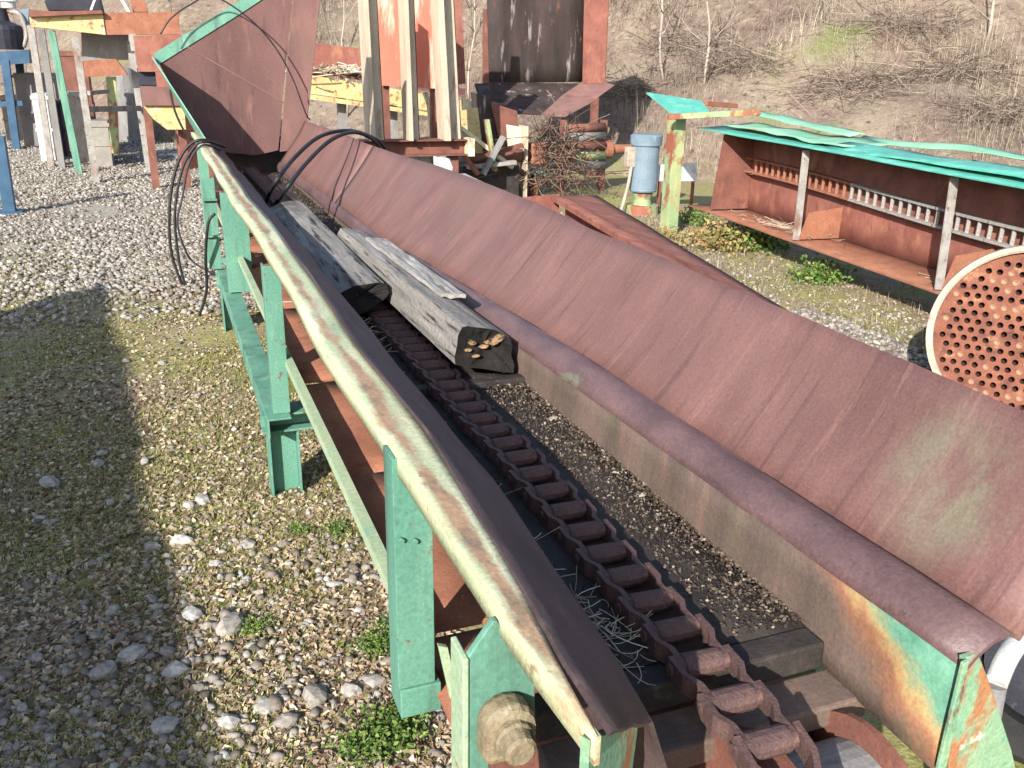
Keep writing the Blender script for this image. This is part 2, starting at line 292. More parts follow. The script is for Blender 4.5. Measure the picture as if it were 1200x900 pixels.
def fast(name, V, F, rnd=None):
    """big meshes: V (n,3) array, F (m,k) array of equal-sided faces, rnd per vertex"""
    me = bpy.data.meshes.new(name); n = len(V); m, k = F.shape
    me.vertices.add(n); me.vertices.foreach_set('co', np.asarray(V, np.float32).ravel())
    me.loops.add(m*k); me.loops.foreach_set('vertex_index', F.astype(np.int32).ravel())
    me.polygons.add(m); me.polygons.foreach_set('loop_start', np.arange(0, m*k, k, dtype=np.int32))
    me.update(calc_edges=True); me.validate()
    if rnd is not None:
        a = me.attributes.new('rnd', 'FLOAT', 'POINT'); a.data.foreach_set('value', np.asarray(rnd, np.float32))
    return me
_g = (1+5**.5)/2
ICO_V = np.array([(-1,_g,0),(1,_g,0),(-1,-_g,0),(1,-_g,0),(0,-1,_g),(0,1,_g),(0,-1,-_g),(0,1,-_g),(_g,0,-1),(_g,0,1),(-_g,0,-1),(-_g,0,1)])/math.hypot(1,_g)
ICO_F = np.array([(0,11,5),(0,5,1),(0,1,7),(0,7,10),(0,10,11),(1,5,9),(5,11,4),(11,10,2),(10,7,6),(7,1,8),(3,9,4),(3,4,2),(3,2,6),(3,6,8),(3,8,9),(4,9,5),(2,4,11),(6,2,10),(8,6,7),(9,8,1)])
def rots(n, tilt=.5):
    a = rng.uniform(0, 2*np.pi, n); b = rng.normal(0, tilt, n); c = rng.normal(0, tilt, n)
    ca,sa,cb,sb,cc,sc = np.cos(a),np.sin(a),np.cos(b),np.sin(b),np.cos(c),np.sin(c); z = np.zeros(n); o = np.ones(n)
    Rz = np.stack([ca,-sa,z,sa,ca,z,z,z,o],1).reshape(n,3,3); Rx = np.stack([o,z,z,z,cb,-sb,z,sb,cb],1).reshape(n,3,3); Ry = np.stack([cc,z,sc,z,o,z,-sc,z,cc],1).reshape(n,3,3)
    return Rz@Rx@Ry
def stones(pos, size, zfun=None, sink=.3):
    n = len(pos); sc = np.stack([rng.uniform(.75,1.3,n), rng.uniform(.6,1,n), rng.uniform(.4,.75,n)],1)*size[:,None]
    V = ICO_V[None]*rng.uniform(.72,1.12,(n,12,1))*sc[:,None,:]
    V = np.einsum('nij,nkj->nki', rots(n,.35), V) + pos[:,None,:]; V[:,:,2] += (size*.5*(1-sink*2))[:,None]
    F = ICO_F[None]+12*np.arange(n)[:,None,None]
    return V.reshape(-1,3), F.reshape(-1,3), np.repeat(rng.beta(2.2,2.0,n), 12)
def flakes(pos, size, tilt=.5, asp=.6):
    n = len(pos); q = np.array([(-1,0,0),(0,-asp,.12),(1,0,0),(0,asp,.12)])
    V = np.einsum('nij,kj->nki', rots(n,tilt), q)*size[:,None,None] + pos[:,None,:]; V[:,:,2] += (size*.35)[:,None]
    F = np.array([[0,1,2,3]])+4*np.arange(n)[:,None]
    return V.reshape(-1,3), F, np.repeat(rng.random(n), 4)
def blades(pos, h, lean=.6, wid=.06, up=None, segs=2):
    """bent tapering strips"""
    n = len(pos); az = rng.uniform(0,2*np.pi,n); ln = np.abs(rng.normal(0,lean,n)); d = np.stack([np.cos(az),np.sin(az),np.zeros(n)],1)
    s = np.stack([-np.sin(az),np.cos(az),np.zeros(n)],1); U = np.array([0,0,1.]) if up is None else up
    vs = []
    for k in range(segs+1):
        t = k/segs; c = pos + U*(h*t*(1-.35*ln*t))[:,None] + d*(h*ln*t*t)[:,None]; wd = (h*wid*(1-t*.85))[:,None]
        vs += [c-s*wd, c+s*wd]
    V = np.stack(vs,1); m = 2*(segs+1)
    f = np.array([[2*k,2*k+1,2*k+3,2*k+2] for k in range(segs)])
    F = (f[None]+m*np.arange(n)[:,None,None]).reshape(-1,4)
    return V.reshape(-1,3), F, np.repeat(rng.random(n), m)
def vn(x, y, s, seed=0.): return noise.noise(Vector((x*s+seed, y*s-seed, seed*1.7)))

# ------------------------------------------------------------------ setting: ground and hillside
def bank_s(x, y): return .78*x+.62*y-13.6 + .5*math.sin(x*.7)+.35*math.sin(y*.9+1)
def axis(pts):
    out = []
    for a, b, st in pts:
        n = max(1, int(round((b-a)/st))); out += [a+(b-a)*i/n for i in range(n)]
    return out+[pts[-1][1]]
gx = axis([(-600,-60,90),(-60,-12,6),(-12,-3,.6),(-3,6.4,.10),(6.4,14,.6),(14,60,6),(60,600,90)])
gy = axis([(-600,-60,90),(-60,-4,5),(-4,.5,.4),(.5,10,.10),(10,18,.25),(18,40,2),(40,120,10),(120,600,90)])
def gz(x, y):
    if not (-8 < x < 9 and -3 < y < 22): return 0.
    return .018*vn(x,y,1.1)+.010*vn(x,y,4.5,3)
GX, GY = len(gx), len(gy)
GV = np.array([(x,y,gz(x,y)) for x in gx for y in gy])
GF = np.array([(i*GY+j,(i+1)*GY+j,(i+1)*GY+j+1,i*GY+j+1) for i in range(GX-1) for j in range(GY-1)])
go = link('ground', fast('ground', GV, GF), 'ground'); go['kind'] = 'structure'
for p in go.data.polygons: p.use_smooth = True
def bank_z(x, y):
    s = bank_s(x, y)
    if s < 0: return -.25+max(s,-2)*.1
    r = s*.62 if s < 9 else 5.58+(1-math.exp(-(s-9)*.08))*6
    return -.25+min(.25,s*.5)+r*(.9+.22*vn(x,y,.22,5))+.28*vn(x,y,.8,2)*min(1,s)+.12*vn(x,y,2.4,4)*min(1,s)
HX = axis([(-60,-10,3),(-10,24,.4),(24,70,3)]); HY = axis([(-30,-2,2),(-2,34,.4),(34,90,4)])
idx = {}; hv = []; hf = []
for i, x in enumerate(HX):
    for j, y in enumerate(HY):
        if bank_s(x, y) > -1.2: idx[i,j] = len(hv); hv.append((x,y,bank_z(x,y)))
for i in range(len(HX)-1):
    for j in range(len(HY)-1):
        q = [(i,j),(i+1,j),(i+1,j+1),(i,j+1)]
        if all(k in idx for k in q): hf.append([idx[k] for k in q])
ho = link('hillside', fast('hillside', np.array(hv), np.array(hf)), 'hill'); ho['kind'] = 'structure'
for p in ho.data.polygons: p.use_smooth = True

# ------------------------------------------------------------------ the long chain conveyor
FZ = .70                                              # trough floor
conv = empty('chain_conveyor', (.8, 4.5, 0), 'long green-framed log conveyor with rusty trough and a chain along its floor', 'conveyor')
def lerp(a, b, t): return a+(b-a)*t
def interp(x, xs, ys): return float(np.interp(x, xs, ys))
Y0, Y1 = .667, 9.25
bow = lambda y: .014*math.exp(-(y-.667)/.25)-.022*max(0,(y-1)/8)+.006*math.sin(y*2.3)+.004*math.sin(y*5.1)
XS = lambda y: interp(y, [.66,.77,.86,1.0,1.19,1.5,9.3], [.362,.370,.382,.398,.408,.424,.432])
# side rail: angle iron, outer face and top flange, a little wavy
def rail_fn(pts):
    def fn(u, v):
        y = lerp(Y0, Y1, u); k = v*(len(pts)-1); i = min(int(k), len(pts)-2); t = k-i
        x = lerp(pts[i][0], pts[i+1][0], t); z = lerp(pts[i][1], pts[i+1][1], t)
        return (x+bow(y), y, z+.006*math.sin(y*1.7+1)+.004*vn(0,y,3,1))
    return fn
MB().sheet(rail_fn([(.345,1.08),(.345,1.062),(.345,1.042)]), 60, 2, .007).build('side_rail', 'rail', conv)
MB().sheet((lambda u,v: (lerp(min(.436,XS(lerp(Y0,Y1,u))+.004-bow(lerp(Y0,Y1,u))),.3452,v)+bow(lerp(Y0,Y1,u)), lerp(Y0,Y1,u), 1.0815+.006*math.sin(lerp(Y0,Y1,u)*1.7+1)+.004*vn(0,lerp(Y0,Y1,u),3,1))), 60, 4, .007).build('top_flange', 'rail', conv)
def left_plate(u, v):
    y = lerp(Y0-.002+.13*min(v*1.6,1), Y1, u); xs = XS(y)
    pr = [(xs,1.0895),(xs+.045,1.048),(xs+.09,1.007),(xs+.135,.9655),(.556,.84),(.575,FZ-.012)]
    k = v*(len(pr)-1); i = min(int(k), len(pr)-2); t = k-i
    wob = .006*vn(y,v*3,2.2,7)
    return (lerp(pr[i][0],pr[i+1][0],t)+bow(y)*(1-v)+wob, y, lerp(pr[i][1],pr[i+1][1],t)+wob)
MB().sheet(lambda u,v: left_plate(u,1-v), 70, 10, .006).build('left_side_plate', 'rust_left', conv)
# end cap under the near end of the left rail
MB().poly([(.361,Y0+.006,1.078),(.492,.792,.965),(.49,.80,.80),(.362,Y0+.006,.93)], (-.006,.010,0)).build('end_cap', 'green_rusty', conv)
# right side: lower panel, rounded ledge, leaning upper plate
YS = [.80,1.0,2.0,3.0,4.0,5.2,7.0,9.3]
fold  = lambda y: (interp(y, [.8,2.5,5,9.3], [1.130,1.125,1.108,1.104]), interp(y, [.8,2.5,5,9.3], [.848,.815,.735,.725]))
ledge = lambda y: (interp(y, [.8,2.5,5,9.3], [1.222,1.210,1.15,1.14]), interp(y, [.8,2.5,5,9.3], [.882,.865,.795,.78]))
topr  = lambda y: (interp(y, [.8,1.05,1.5,2.3,3.9,5.3,6.7,9.3], [1.37,1.375,1.41,1.46,1.50,1.50,1.415,1.40]), 1.18+.008*math.sin(y*1.9)+.006*vn(0,y,2.2))
def low_fn(u, v):
    y = lerp(.845, Y1, u); fx, fz = fold(y); b = .008*vn(y,v*2,1.6,9)
    return (lerp(1.118,fx,v)+b, y, lerp(.64,fz,v))
MB().sheet(low_fn, 60, 4, .008).build('lower_side_plate', 'rust_lower', conv)
def ledge_fn(u, v):
    y = lerp(.842, Y1, u); fx, fz = fold(y); lx, lz = ledge(y)
    bulge = math.sin(v*math.pi)*.022
    return (lerp(fx-.004,lx,v)+.003*vn(y,v,6,3), y, lerp(fz-.004,lz,v)+bulge+.005*vn(y,v*2,5,1))
MB().sheet(ledge_fn, 80, 6, .007).build('ledge', 'rust_ledge', conv)
def up_fn(y0, y1):
    def fn(u, v):
        y = lerp(y0, y1, u); lx, lz = ledge(y); tx, tz = topr(y)
        near = .03*(1-v)*0
        return (lerp(lx-.002,tx,v)+.010*vn(y,v*1.5,1.3,4)+.012*math.sin(v*math.pi), y+near, lerp(lz-.001,tz,v))
    return fn
MB().sheet(up_fn(.835,6.395), 60, 6, .007).build('upper_side_plate', 'rust_plate', conv)
MB().sheet(up_fn(6.405,9.25), 24, 6, .007).build('upper_side_plate', 'rust_plate', conv)
mb = MB()   # weld bead along the foot of the upper plate
mb.tube([Vector((ledge(y)[0]-.008, y, ledge(y)[1]+.004)) for y in np.linspace(.85,5,60)], .005, 6); mb.build('weld_bead', 'rust_ledge', conv)
# torn end flange on the right near end
mb = MB(); e = [P(1130,772,y=.845),P(1147,766,y=.845),P(1160,800,y=.845),P(1186,880,y=.845),P(1196,925,y=.845),P(1112,925,y=.845),P(1112,880,y=.845),P(1118,840,y=.845),P(1131,800,y=.845)]
mb.poly(e, (0,.012,0)); mb.build('end_flange', 'green_rusty', conv, .002)
mb = MB(); mb.poly([P(1095,900,y=.842),P(1125,775,y=.842),P(1132,771,y=.842),P(1104,902,y=.842)], (0,-.008,0)); mb.build('end_lip', 'green_rusty', conv, .002)
# floor plates, cross bars, end steps
joints = [1.19,2.72,4.2,5.7,7.2,9.2]
for a, b in zip(joints[:-1], joints[1:]):
    MB().sheet(lambda u,v: (lerp(.555,1.117,u), lerp(a+.004,b-.004,v), FZ+.006*vn(u*2+a,v*3,1.5)), 6, 10, .008, True).build('floor_plate', 'rust_dark', conv)
for y in (2.70, 4.95, 6.6):
    MB().box(.575,1.112,y,y+.05,FZ-.03,FZ+.022).build('cross_bar', 'rust_dark', conv, .004)
MB().box(.50,1.108,1.13,1.19,FZ-.055,FZ+.004).build('front_sill', 'rust_dark', conv, .006)
MB().box(.50,1.14,1.035,1.13,FZ-.105,FZ-.056).build('front_step', 'rust_lower', conv, .006)
MB().box(.50,1.13,1.07,1.095,.42,FZ-.107).build('front_apron', 'rust_dark', conv, .004)
# return pan below, in jointed plates (the orange sheets seen between the rails)
pj = [1.0,1.62,2.47,3.36,4.5,6.0,7.6,9.2]
for k, (a, b) in enumerate(zip(pj[:-1], pj[1:])):
    MB().sheet(lambda u,v: (lerp(.415,1.12,u), lerp(a+.006,b-.006,v), .545+.010*(k%2)+.004*vn(u*3,v*2+a,2)), 4, 5, .008).build('return_pan', 'rust_orange', conv)
# lower rail: angle iron carrying the pan
mb = MB(); mb.box(.392,.422,1.53,8.9,.612,.618); mb.box(.392,.398,1.53,8.9,.585,.6115); mb.build('lower_rail', 'green_pale', conv)
# posts
def post(y, x0, x1, z0, z1, d=.07):
    mb = MB(); mb.box(x0,x1,y,y+.008,z0,z1); mb.box(x0,x0+.008,y+.008,y+d,z0,z1); mb.box(x1-.008,x1,y+.008,y+d,z0,z1); return mb.build('post', 'green', conv, .0015)
pn1 = post(1.44,.337,.412,.57,1.073)
for px_, py_ in ((470,632),(486,633)): MB().cyl(P(px_,py_,y=1.439), P(px_,py_,y=1.439)+Vector((0,-.008,0)), .005, 8).build('bolt', 'green', pn1)
mb = MB(); mb.box(.339,.424,1.436,1.52,.50,.568); mb.build('post_foot', 'green', conv, .003)
mb = MB(); mb.poly([P(514,757,y=1.41),P(525,759,y=1.41),P(546,856,y=1.41),P(539,868,y=1.41)], (0,.012,0)); mb.build('strut', 'green_pale', conv, .001)
post(3.47,.332,.398,.392,1.0); post(5.55,.325,.47,.40,1.0,.09); post(6.25,.255,.335,.40,1.0,.08); post(8.3,.33,.41,.0,1.0)
for z in (.62,.86): MB().box(.245,.34,6.22,6.248,z,z+.012).build('post_rib', 'green', conv)
# wide gusset where the rail meets the post
mb = MB(); mb.poly([(.414,1.452,1.0),(.47,1.452,.99),(.452,1.452,.93),(.414,1.452,.915)], (0,.008,0)); mb.build('gusset', 'green', conv)
# longitudinal beam between the two stub legs (channel)
mb = MB(); mb.box(.300,.395,3.42,6.3,.382,.390); mb.box(.300,.308,3.42,6.3,.31,.382); mb.build('sill_beam', 'green', conv, .002)
# stub legs: I sections with a cross beam on top, both sides
def stub(y, sx, name='stub_leg'):
    x = .305 if sx < 0 else 1.20
    mb = MB(); mb.box(x,x+.008,y,y+.12,-.02,.30); mb.box(x+.117,x+.125,y,y+.12,-.02,.30); mb.box(x+.008,x+.117,y+.055,y+.063,-.02,.30); mb.build(name, 'green', conv, .0015)
for y in (3.5, 6.1):
    for sx in (-1, 1): stub(y, sx)
    mb = MB(); mb.box(.285,1.36,y-.01,y+.125,.372,.381); mb.box(.285,1.36,y-.01,y+.125,.30,.309); mb.box(.285,1.36,y+.053,y+.062,.309,.372); mb.build('cross_beam', 'green', conv, .0015)
for y in (3.5, 6.1): MB().box(1.19,1.27,y,y+.07,.381,.85).build('post', 'green', conv, .002)
for y in (1.2, 8.6):   # hidden far-side and end supports
    MB().box(1.16,1.24,y,y+.08,-.02,.72).build('post', 'green', conv, .002)
MB().box(.50,.58,1.2,1.28,-.02,.53).build('post', 'green', conv, .002)
MB().box(.414,1.16,1.455,1.51,.505,.540).build('cross_beam', 'green', conv, .002)
MB().box(.29,.60,8.25,8.31,.0,.06).build('cross_beam', 'green', conv, .002)
# bearing bracket at the near end
by = .92
mb = MB(); mb.poly([P(549,770,y=by),P(578,728,y=by),P(583,728,y=by),P(627,795,y=by),P(628,900,y=by),P(628,1010,y=by),P(547,1010,y=by)], (0,.012,0)); mb.build('bearing_bracket', 'green', conv, .002)
mb = MB(); a = P(549,770,y=by); b_ = P(547,1010,y=by); mb.box(a.x-.009,a.x-.0005,by-.004,by+.05,b_.z,a.z); mb.build('bracket_flange', 'green_pale', conv, .002)
c = P(596,850,y=by-.03)
bh = MB(); bh.poly([(c.x+.036*math.cos(t)*1.05,by-.045,c.z+.036*math.sin(t)) for t in np.linspace(0,math.pi,9)]+[(c.x-.038,by-.045,c.z-.05),(c.x+.038,by-.045,c.z-.05)], (0,.045,0)); bho = bh.build('bearing_housing', 'bearing', conv, .012)
MB().lathe((c.x,by-.045,c.z-.006), (0,-1,0), [(0,.027),(.008,.027),(.012,.024),(.030,.022),(.034,.017),(.034,.0005)], 14).build('shaft_nut', 'bearing', bho)
mb = MB(); mb.poly([P(575,870,y=by-.02),P(630,865,y=by-.02),P(640,990,y=by-.02),P(580,990,y=by-.02)], (0,.018,0)); mb.build('bearing_arm', 'rust_brown', conv, .002)
# tail drum, flange disc and shaft
tc_ = Vector((.95,.93,.53))
MB().lathe((.90,.93,.50),(1,0,0),[(0,.0005),(0,.125),(.15,.125),(.15,.0005)],32).build('tail_drum', 'grey', conv)
MB().lathe((1.051,.93,.50),(1,0,0),[(0,.0005),(0,.17),(.012,.17),(.012,.06),(.05,.06),(.05,.0005)],32).build('drum_flange', 'rust_brown', conv)
MB().cyl((.385,.93,.50),(1.14,.93,.50),.032,16).build('tail_shaft', 'rust_brown', conv)
MB().lathe((.80,.93,.50),(1,0,0),[(0,.0005),(0,.19),(.06,.19),(.06,.0005)],18).build('tail_sprocket', 'rust_brown', conv)
MB().box(.44,.74,.80,1.02,.40,.43).build('tail_bracket', 'rust_orange', conv, .003)
# chain: cranked side bars with a barrel, one mesh shared by all links
PITCH = .1035
def link_mesh():
    mb = MB()
    for sx in (-1, 1):
        pts = [(sx*.043,-.010),(sx*.043,.035),(sx*.056,.062),(sx*.056,PITCH+.012)]
        for (x0,y0),(x1,y1) in zip(pts[:-1],pts[1:]):
            mb.hexa([(x0-.006,y0,-.019),(x0+.006,y0,-.019),(x1+.006,y1,-.019),(x1-.006,y1,-.019),(x0-.006,y0,.019),(x0+.006,y0,.019),(x1+.006,y1,.019),(x1-.006,y1,.019)])
    mb.lathe((-.050,0,0),(1,0,0),[(0,.0005),(0,.020),(.012,.020),(.014,.0235),(.086,.0235),(.088,.020),(.100,.020),(.100,.0005)],12)
    mb.lathe((-.066,PITCH,0),(1,0,0),[(0,.0005),(0,.011),(.132,.011),(.132,.0005)],8)
    return mb.mesh('chain_link')
lm = link_mesh(); lm.materials.append(MAT['rust_chain'])
def chain_pt(s):   # s = distance along the chain from the drum tangent; negative goes round the sprocket
    r = .225; cy = .93
    if s >= 0:
        y = cy+s; return Vector((.830-.014*math.exp(-s*2)+.006*math.sin(s*2.1), y, FZ+.026+.004*math.sin(s*7)))
    a = -s/r; return Vector((.815, cy-r*math.sin(a), FZ+.026-r+r*math.cos(a)))
s = -.42; cnt = 0
while s < 8.2:
    a = chain_pt(s); b = chain_pt(s+PITCH); d = (b-a).normalized(); r = Vector((1,0,0)); u = r.cross(d).normalized(); r = d.cross(u)
    o = bpy.data.objects.new('chain_link', lm); C.objects.link(o); o.parent = conv
    M4 = Matrix(((r.x,d.x,u.x,a.x),(r.y,d.y,u.y,a.y),(r.z,d.z,u.z,a.z),(0,0,0,1)))
    o.matrix_parent_inverse = Matrix.Translation(conv.location).inverted(); o.matrix_basis = M4@Matrix.Rotation(random.uniform(-.04,.04),4,'Z')
    s += PITCH; cnt += 1
# hopper end: plate facing down the trough, rim, leaning wing, corner post
yh = 9.3
hp = [P(237,166,y=yh),P(180,63,y=yh),P(280,1,y=yh),P(330,-32,y=yh),P(345,-32,y=yh),P(326,176,y=yh),P(300,182,y=yh),P(262,178,y=yh)]
mb = MB(); mb.poly(hp, (0,.012,0)); mb.build('hopper_plate', 'rust_hopper', conv)
a, b, c_ = hp[1], hp[2], hp[3]
mb = MB(); off = Vector((.02,0,-.10))
mb.poly([a+Vector((0,-.012,0)), b+Vector((0,-.012,.0)), c_+Vector((0,-.012,0)), c_+off+Vector((0,-.012,0)), b+off+Vector((0,-.012,0)), a+off+Vector((0,-.012,0))], (0,.010,0)); mb.build('hopper_rim', 'green', conv)
mb = MB(); sa = P(216,53,y=yh-.004); sb = P(334,121,y=yh-.004); mb.bar(sa, sb, .012, .012); mb.build('weld_seam', 'rust_plate', conv)
wa = P(237,166,y=yh-.01); wb = P(179,66,y=yh-.01)
mb = MB(); mb.poly([wa, wb, Vector((wb.x*.92,yh-.62,wb.z-.0)), Vector((wa.x-.01,yh-1.05,1.085))], (-.010,0,-.004)); mb.build('hopper_wing', 'green', conv)
mb = MB(); z1 = 2.6; q0 = P(328,178,y=yh-.03); q1 = P(352,140,y=yh-.03); t0 = P(344,-10,y=yh-.03); t1 = P(374,-10,y=yh-.03)
mb.poly([q0, Vector((q1.x,q1.y,q0.z+.02)), t1, t0], (0,.02,0))
mb.bar(Vector((q1.x,q1.y-.03,q0.z)), t1+Vector((0,-.03,0)), .02, .06, (0,1,0))
mb.build('corner_post', 'rust_plate', conv, .003)
MB().box(1.33,1.40,yh-.02,yh+.06,-.02,.95).build('hopper_leg', 'rust_brown', conv); MB().box(.42,.50,yh+.013,yh+.08,-.02,.99).build('hopper_leg', 'rust_brown', conv)

MB().quad([(.44,yh+.35,.10),(1.36,yh+.35,.10),(1.36,yh+.35,1.0),(.44,yh+.35,1.0)], .012).build('dark_backing', 'rust_dark', conv)  # dark sheet added to darken the opening under the hopper
MB().quad([(.44,yh+.014,.96),(1.36,yh+.014,.96),(1.36,yh+.349,.96),(.44,yh+.349,.96)], .010).build('dark_backing_lid', 'rust_dark', conv)  # lid closing off the added dark backing
# timbers lying in the trough
def timber(name, rings, m, label, end_m='char', seg=14, sub=4):
    """rings: list of (list of corner points) along the timber"""
    root = empty(name, sum((Vector(p) for p in rings[0]), Vector())/len(rings[0]), label, 'timber')
    mb = MB(); R = []
    n = len(rings[0]); m_ = n*sub
    for k in range(seg+1):
        t = k/seg; ring = []
        for i in range(n):
            for q in range(sub):
                u = q/sub
                p0 = lerp(Vector(rings[0][i]), Vector(rings[1][i]), t); p1 = lerp(Vector(rings[0][(i+1)%n]), Vector(rings[1][(i+1)%n]), t)
                p = lerp(p0, p1, u); cen = lerp(sum((Vector(x) for x in rings[0]),Vector())/n, sum((Vector(x) for x in rings[1]),Vector())/n, t)
                dd = p-cen
                p = cen+dd*(1+.05*noise.noise(Vector((i*3.1+u*5, t*5, n)))+.05*noise.noise(Vector((i*9+u*14, t*1.2, n+4)))-(.05 if q == 0 else 0))
                if k == 0: p.y += .012*noise.noise(p*25)
                ring.append(p)
        R.append(ring)
    vs = [p for r in R for p in r]
    fs = [(k*m_+i, k*m_+(i+1)%m_, (k+1)*m_+(i+1)%m_, (k+1)*m_+i) for k in range(seg) for i in range(m_)]
    mb.add(vs, fs, False); body = mb.build('timber_body', m, root)
    for k in (0, seg):
        cap = MB(); r = R[k]; cen = sum(r, Vector())/m_; d = -1 if k == 0 else 1
        inner = [cen+(p-cen)*.6+Vector((0,d*(-.010+.018*noise.noise(p*40)),0)) for p in r]
        ctr = cen+Vector((0,-d*.02,0))
        outr = [p+Vector((0,d*.003,0)) for p in r]
        cap.add(outr+inner+[ctr], [(i,(i+1)%m_,m_+(i+1)%m_,m_+i) for i in range(m_)]+[(m_+i,m_+(i+1)%m_,2*m_) for i in range(m_)]); cap.build('burnt_end', end_m, root)
    return root
y2 = 2.74
ringA = [P(531,437,y=y2),P(602,447,y=y2),P(598,404,y=y2),P(573,394,y=y2),P(540,392,y=y2)]
zmin = min(p.z for p in ringA); ringA = [p+Vector((0,0,FZ+.026-zmin)) for p in ringA]
sh = Vector((-.035,1.95,.005)); ringB = [p+sh for p in ringA]
tm1 = timber('timber', [ringA, ringB], 'wood', 'squared grey weathered timber with black burnt end lying against the right trough side')
for px_, py_, sx_, sz_ in ((577,409,.046,.012),(584,405,.030,.014),(553,411,.024,.006),(548,419,.020,.005),(556,426,.022,.004),(566,415,.030,.006)):
    c = P(px_,py_,y=y2+.008)+Vector((0,0,FZ+.026-zmin)); n_ = 11; sd_ = px_*.37
    ol = [(c.x+math.cos(t)*sx_*.62*(1+.5*noise.noise(Vector((math.cos(t)*2+sd_,math.sin(t)*2,sd_)))), c.y+.004*math.sin(t), c.z+math.sin(t)*sz_*.8*(1+.5*noise.noise(Vector((math.cos(t)*2,math.sin(t)*2+sd_,3))))+.25*math.cos(t)*sz_) for t in np.linspace(0,2*math.pi,n_,endpoint=False)]
    MB().poly(ol, (0,-.014,.001)).build('fungus', 'fungus', tm1, .001)
y3 = 3.55
rA = [P(372,345,y=y3),P(400,366,y=y3),P(432,352,y=y3),P(455,335,y=y3),P(452,318,y=y3),P(415,322,y=y3)]
zm = min(p.z for p in rA); rA = [p+Vector((0,0,FZ+.03-zm)) for p in rA]
rB = [p+Vector((.02+.0*i,2.35,.01)) for i, p in enumerate(rA)]; cB = sum(rB, Vector())/6; rB = [cB+(p-cB)*.9 for p in rB]
timber('timber', [rA, rB], 'wood', 'round-sided bleached log with charred near end lying left of the squared timber')
# bark slab on the squared timber, rotten slabs between
slab = MB(); top = max(p.z for p in ringA)
slab.sheet(lambda u,v: (lerp(.945,1.045,u)-.025*v, lerp(3.15,4.35,v), top+.010+.010*vn(u*3,v*6,1.3)-.012*u), 5, 12, .014, False)
props(slab.build('bark_slab', 'bark'), 'pale grey bark slab lying on top of the squared timber', 'bark')
slab = MB(); slab.sheet(lambda u,v: (lerp(.60,.70,u)+.05*v, lerp(3.9,5.1,v), FZ+.03+.02*vn(u*3,v*6,2)), 4, 10, .02, False)
props(slab.build('rotten_board', 'char'), 'blackened rotten board on trough floor left of the logs', 'board')

# debris on the trough floor
def strip(n, x0, x1, y0, y1, z, bias=1.0):
    p = np.stack([x0+(x1-x0)*rng.random(n)**bias, rng.uniform(y0,y1,n), np.full(n, z)],1); return p
V, F, r = flakes(np.vstack([strip(6500,1.114,.95,1.2,2.7,FZ+.004,1.7), strip(5200,1.108,1.0,2.8,9.0,FZ+.006,1.6), strip(900,.60,1.10,1.2,8.8,FZ+.006)]), rng.uniform(.0022,.0065,12600), .8)
props(link('leaf_debris', fast('leaf_debris', V, F, r), 'debris'), 'brown leaf crumbs along the right edge of the trough floor', 'debris', kind='stuff')
def tangle(n, cx, cy, cz, sx, sy, sz, ln, rad, vert=0.):
    Vs = []; Fs = []; rr = []; off = 0
    for _ in range(n):
        a = random.uniform(0, 6.283); p = Vector((cx+random.gauss(0,sx), cy+random.gauss(0,sy), cz+abs(random.gauss(0,sz)))); d = Vector((math.cos(a)*(1-vert*.7),math.sin(a)*(1-vert*.7),random.uniform(-.15,.25)+vert*random.uniform(-1,.6))); L_ = ln*random.uniform(.5,1.3)
        bend = Vector((random.gauss(0,.5),random.gauss(0,.5),random.gauss(0,.2)))
        pts = [p+d*L_*t+bend*L_*t*t for t in (0,.25,.5,.75,1)]
        for k, q in enumerate(pts):
            dd = (pts[min(k+1,4)]-pts[max(k-1,0)]).normalized(); u = dd.cross(Vector((0,0,1))); u = u.normalized() if u.length > .01 else Vector((1,0,0)); w_ = dd.cross(u)
            for j in range(3): t = j*2.094; Vs.append(q+(u*math.cos(t)+w_*math.sin(t))*rad)
        for k in range(4):
            for j in range(3): Fs.append((off+k*3+j, off+k*3+(j+1)%3, off+k*3+3+(j+1)%3, off+k*3+3+j))
        v = random.random(); rr += [v]*15; off += 15
    V = np.array([tuple(v) for v in Vs]); return V, np.array(Fs), rr
V, F, r = tangle(90, .70,1.30,FZ+.006,.035,.07,.008,.07,.0011); V[:,2] = np.maximum(V[:,2], FZ+.008)
props(link('straw_tuft', fast('straw_tuft', V, F, r), 'straw'), 'dry straw caught on the trough floor beside the chain near end', 'straw', kind='stuff')
V, F, r = tangle(60, .68,1.9,FZ+.006,.03,.25,.006,.07,.0011); V[:,2] = np.maximum(V[:,2], FZ+.008)
props(link('straw_wisps', fast('straw_wisps', V, F, r), 'straw'), 'thin straw wisps scattered along the dark trough floor left of chain', 'straw', kind='stuff')
V, F, r = tangle(140, .64,3.5,FZ+.012,.05,.35,.012,.09,.0016); V[:,2] = np.maximum(V[:,2], FZ+.008)
props(link('bark_shreds', fast('bark_shreds', V, F, r), 'straw'), 'grey bark shreds and sticks beside the near ends of the logs', 'debris', kind='stuff')
def leaf(p, s, a, label):
    mb = MB(); pts = []
    for k in range(10):
        t = 2*math.pi*k/10; rr = s*(1 if k%2 == 0 else .55)*(1.2 if k == 0 else 1); pts.append((p.x+math.cos(t+a)*rr, p.y+math.sin(t+a)*rr*.8, p.z+.004+.15*s*math.sin(3*t)))
    mb.poly(pts, (0,0,.0008)); props(mb.build('fallen_leaf', 'rimcream'), label, 'leaf', 'fallen leaves in the trough')
leaf(P(647,492,z=FZ+.008), .022, .4, 'pale oak leaf on the trough floor right of the chain by the squared timber')
leaf(P(722,555,z=FZ+.008), .012, 1.4, 'tiny pale leaf on the trough floor midway along the chain')
leaf(P(752,582,z=FZ+.008), .013, 2.4, 'small cream leaf on the trough floor against the right side')

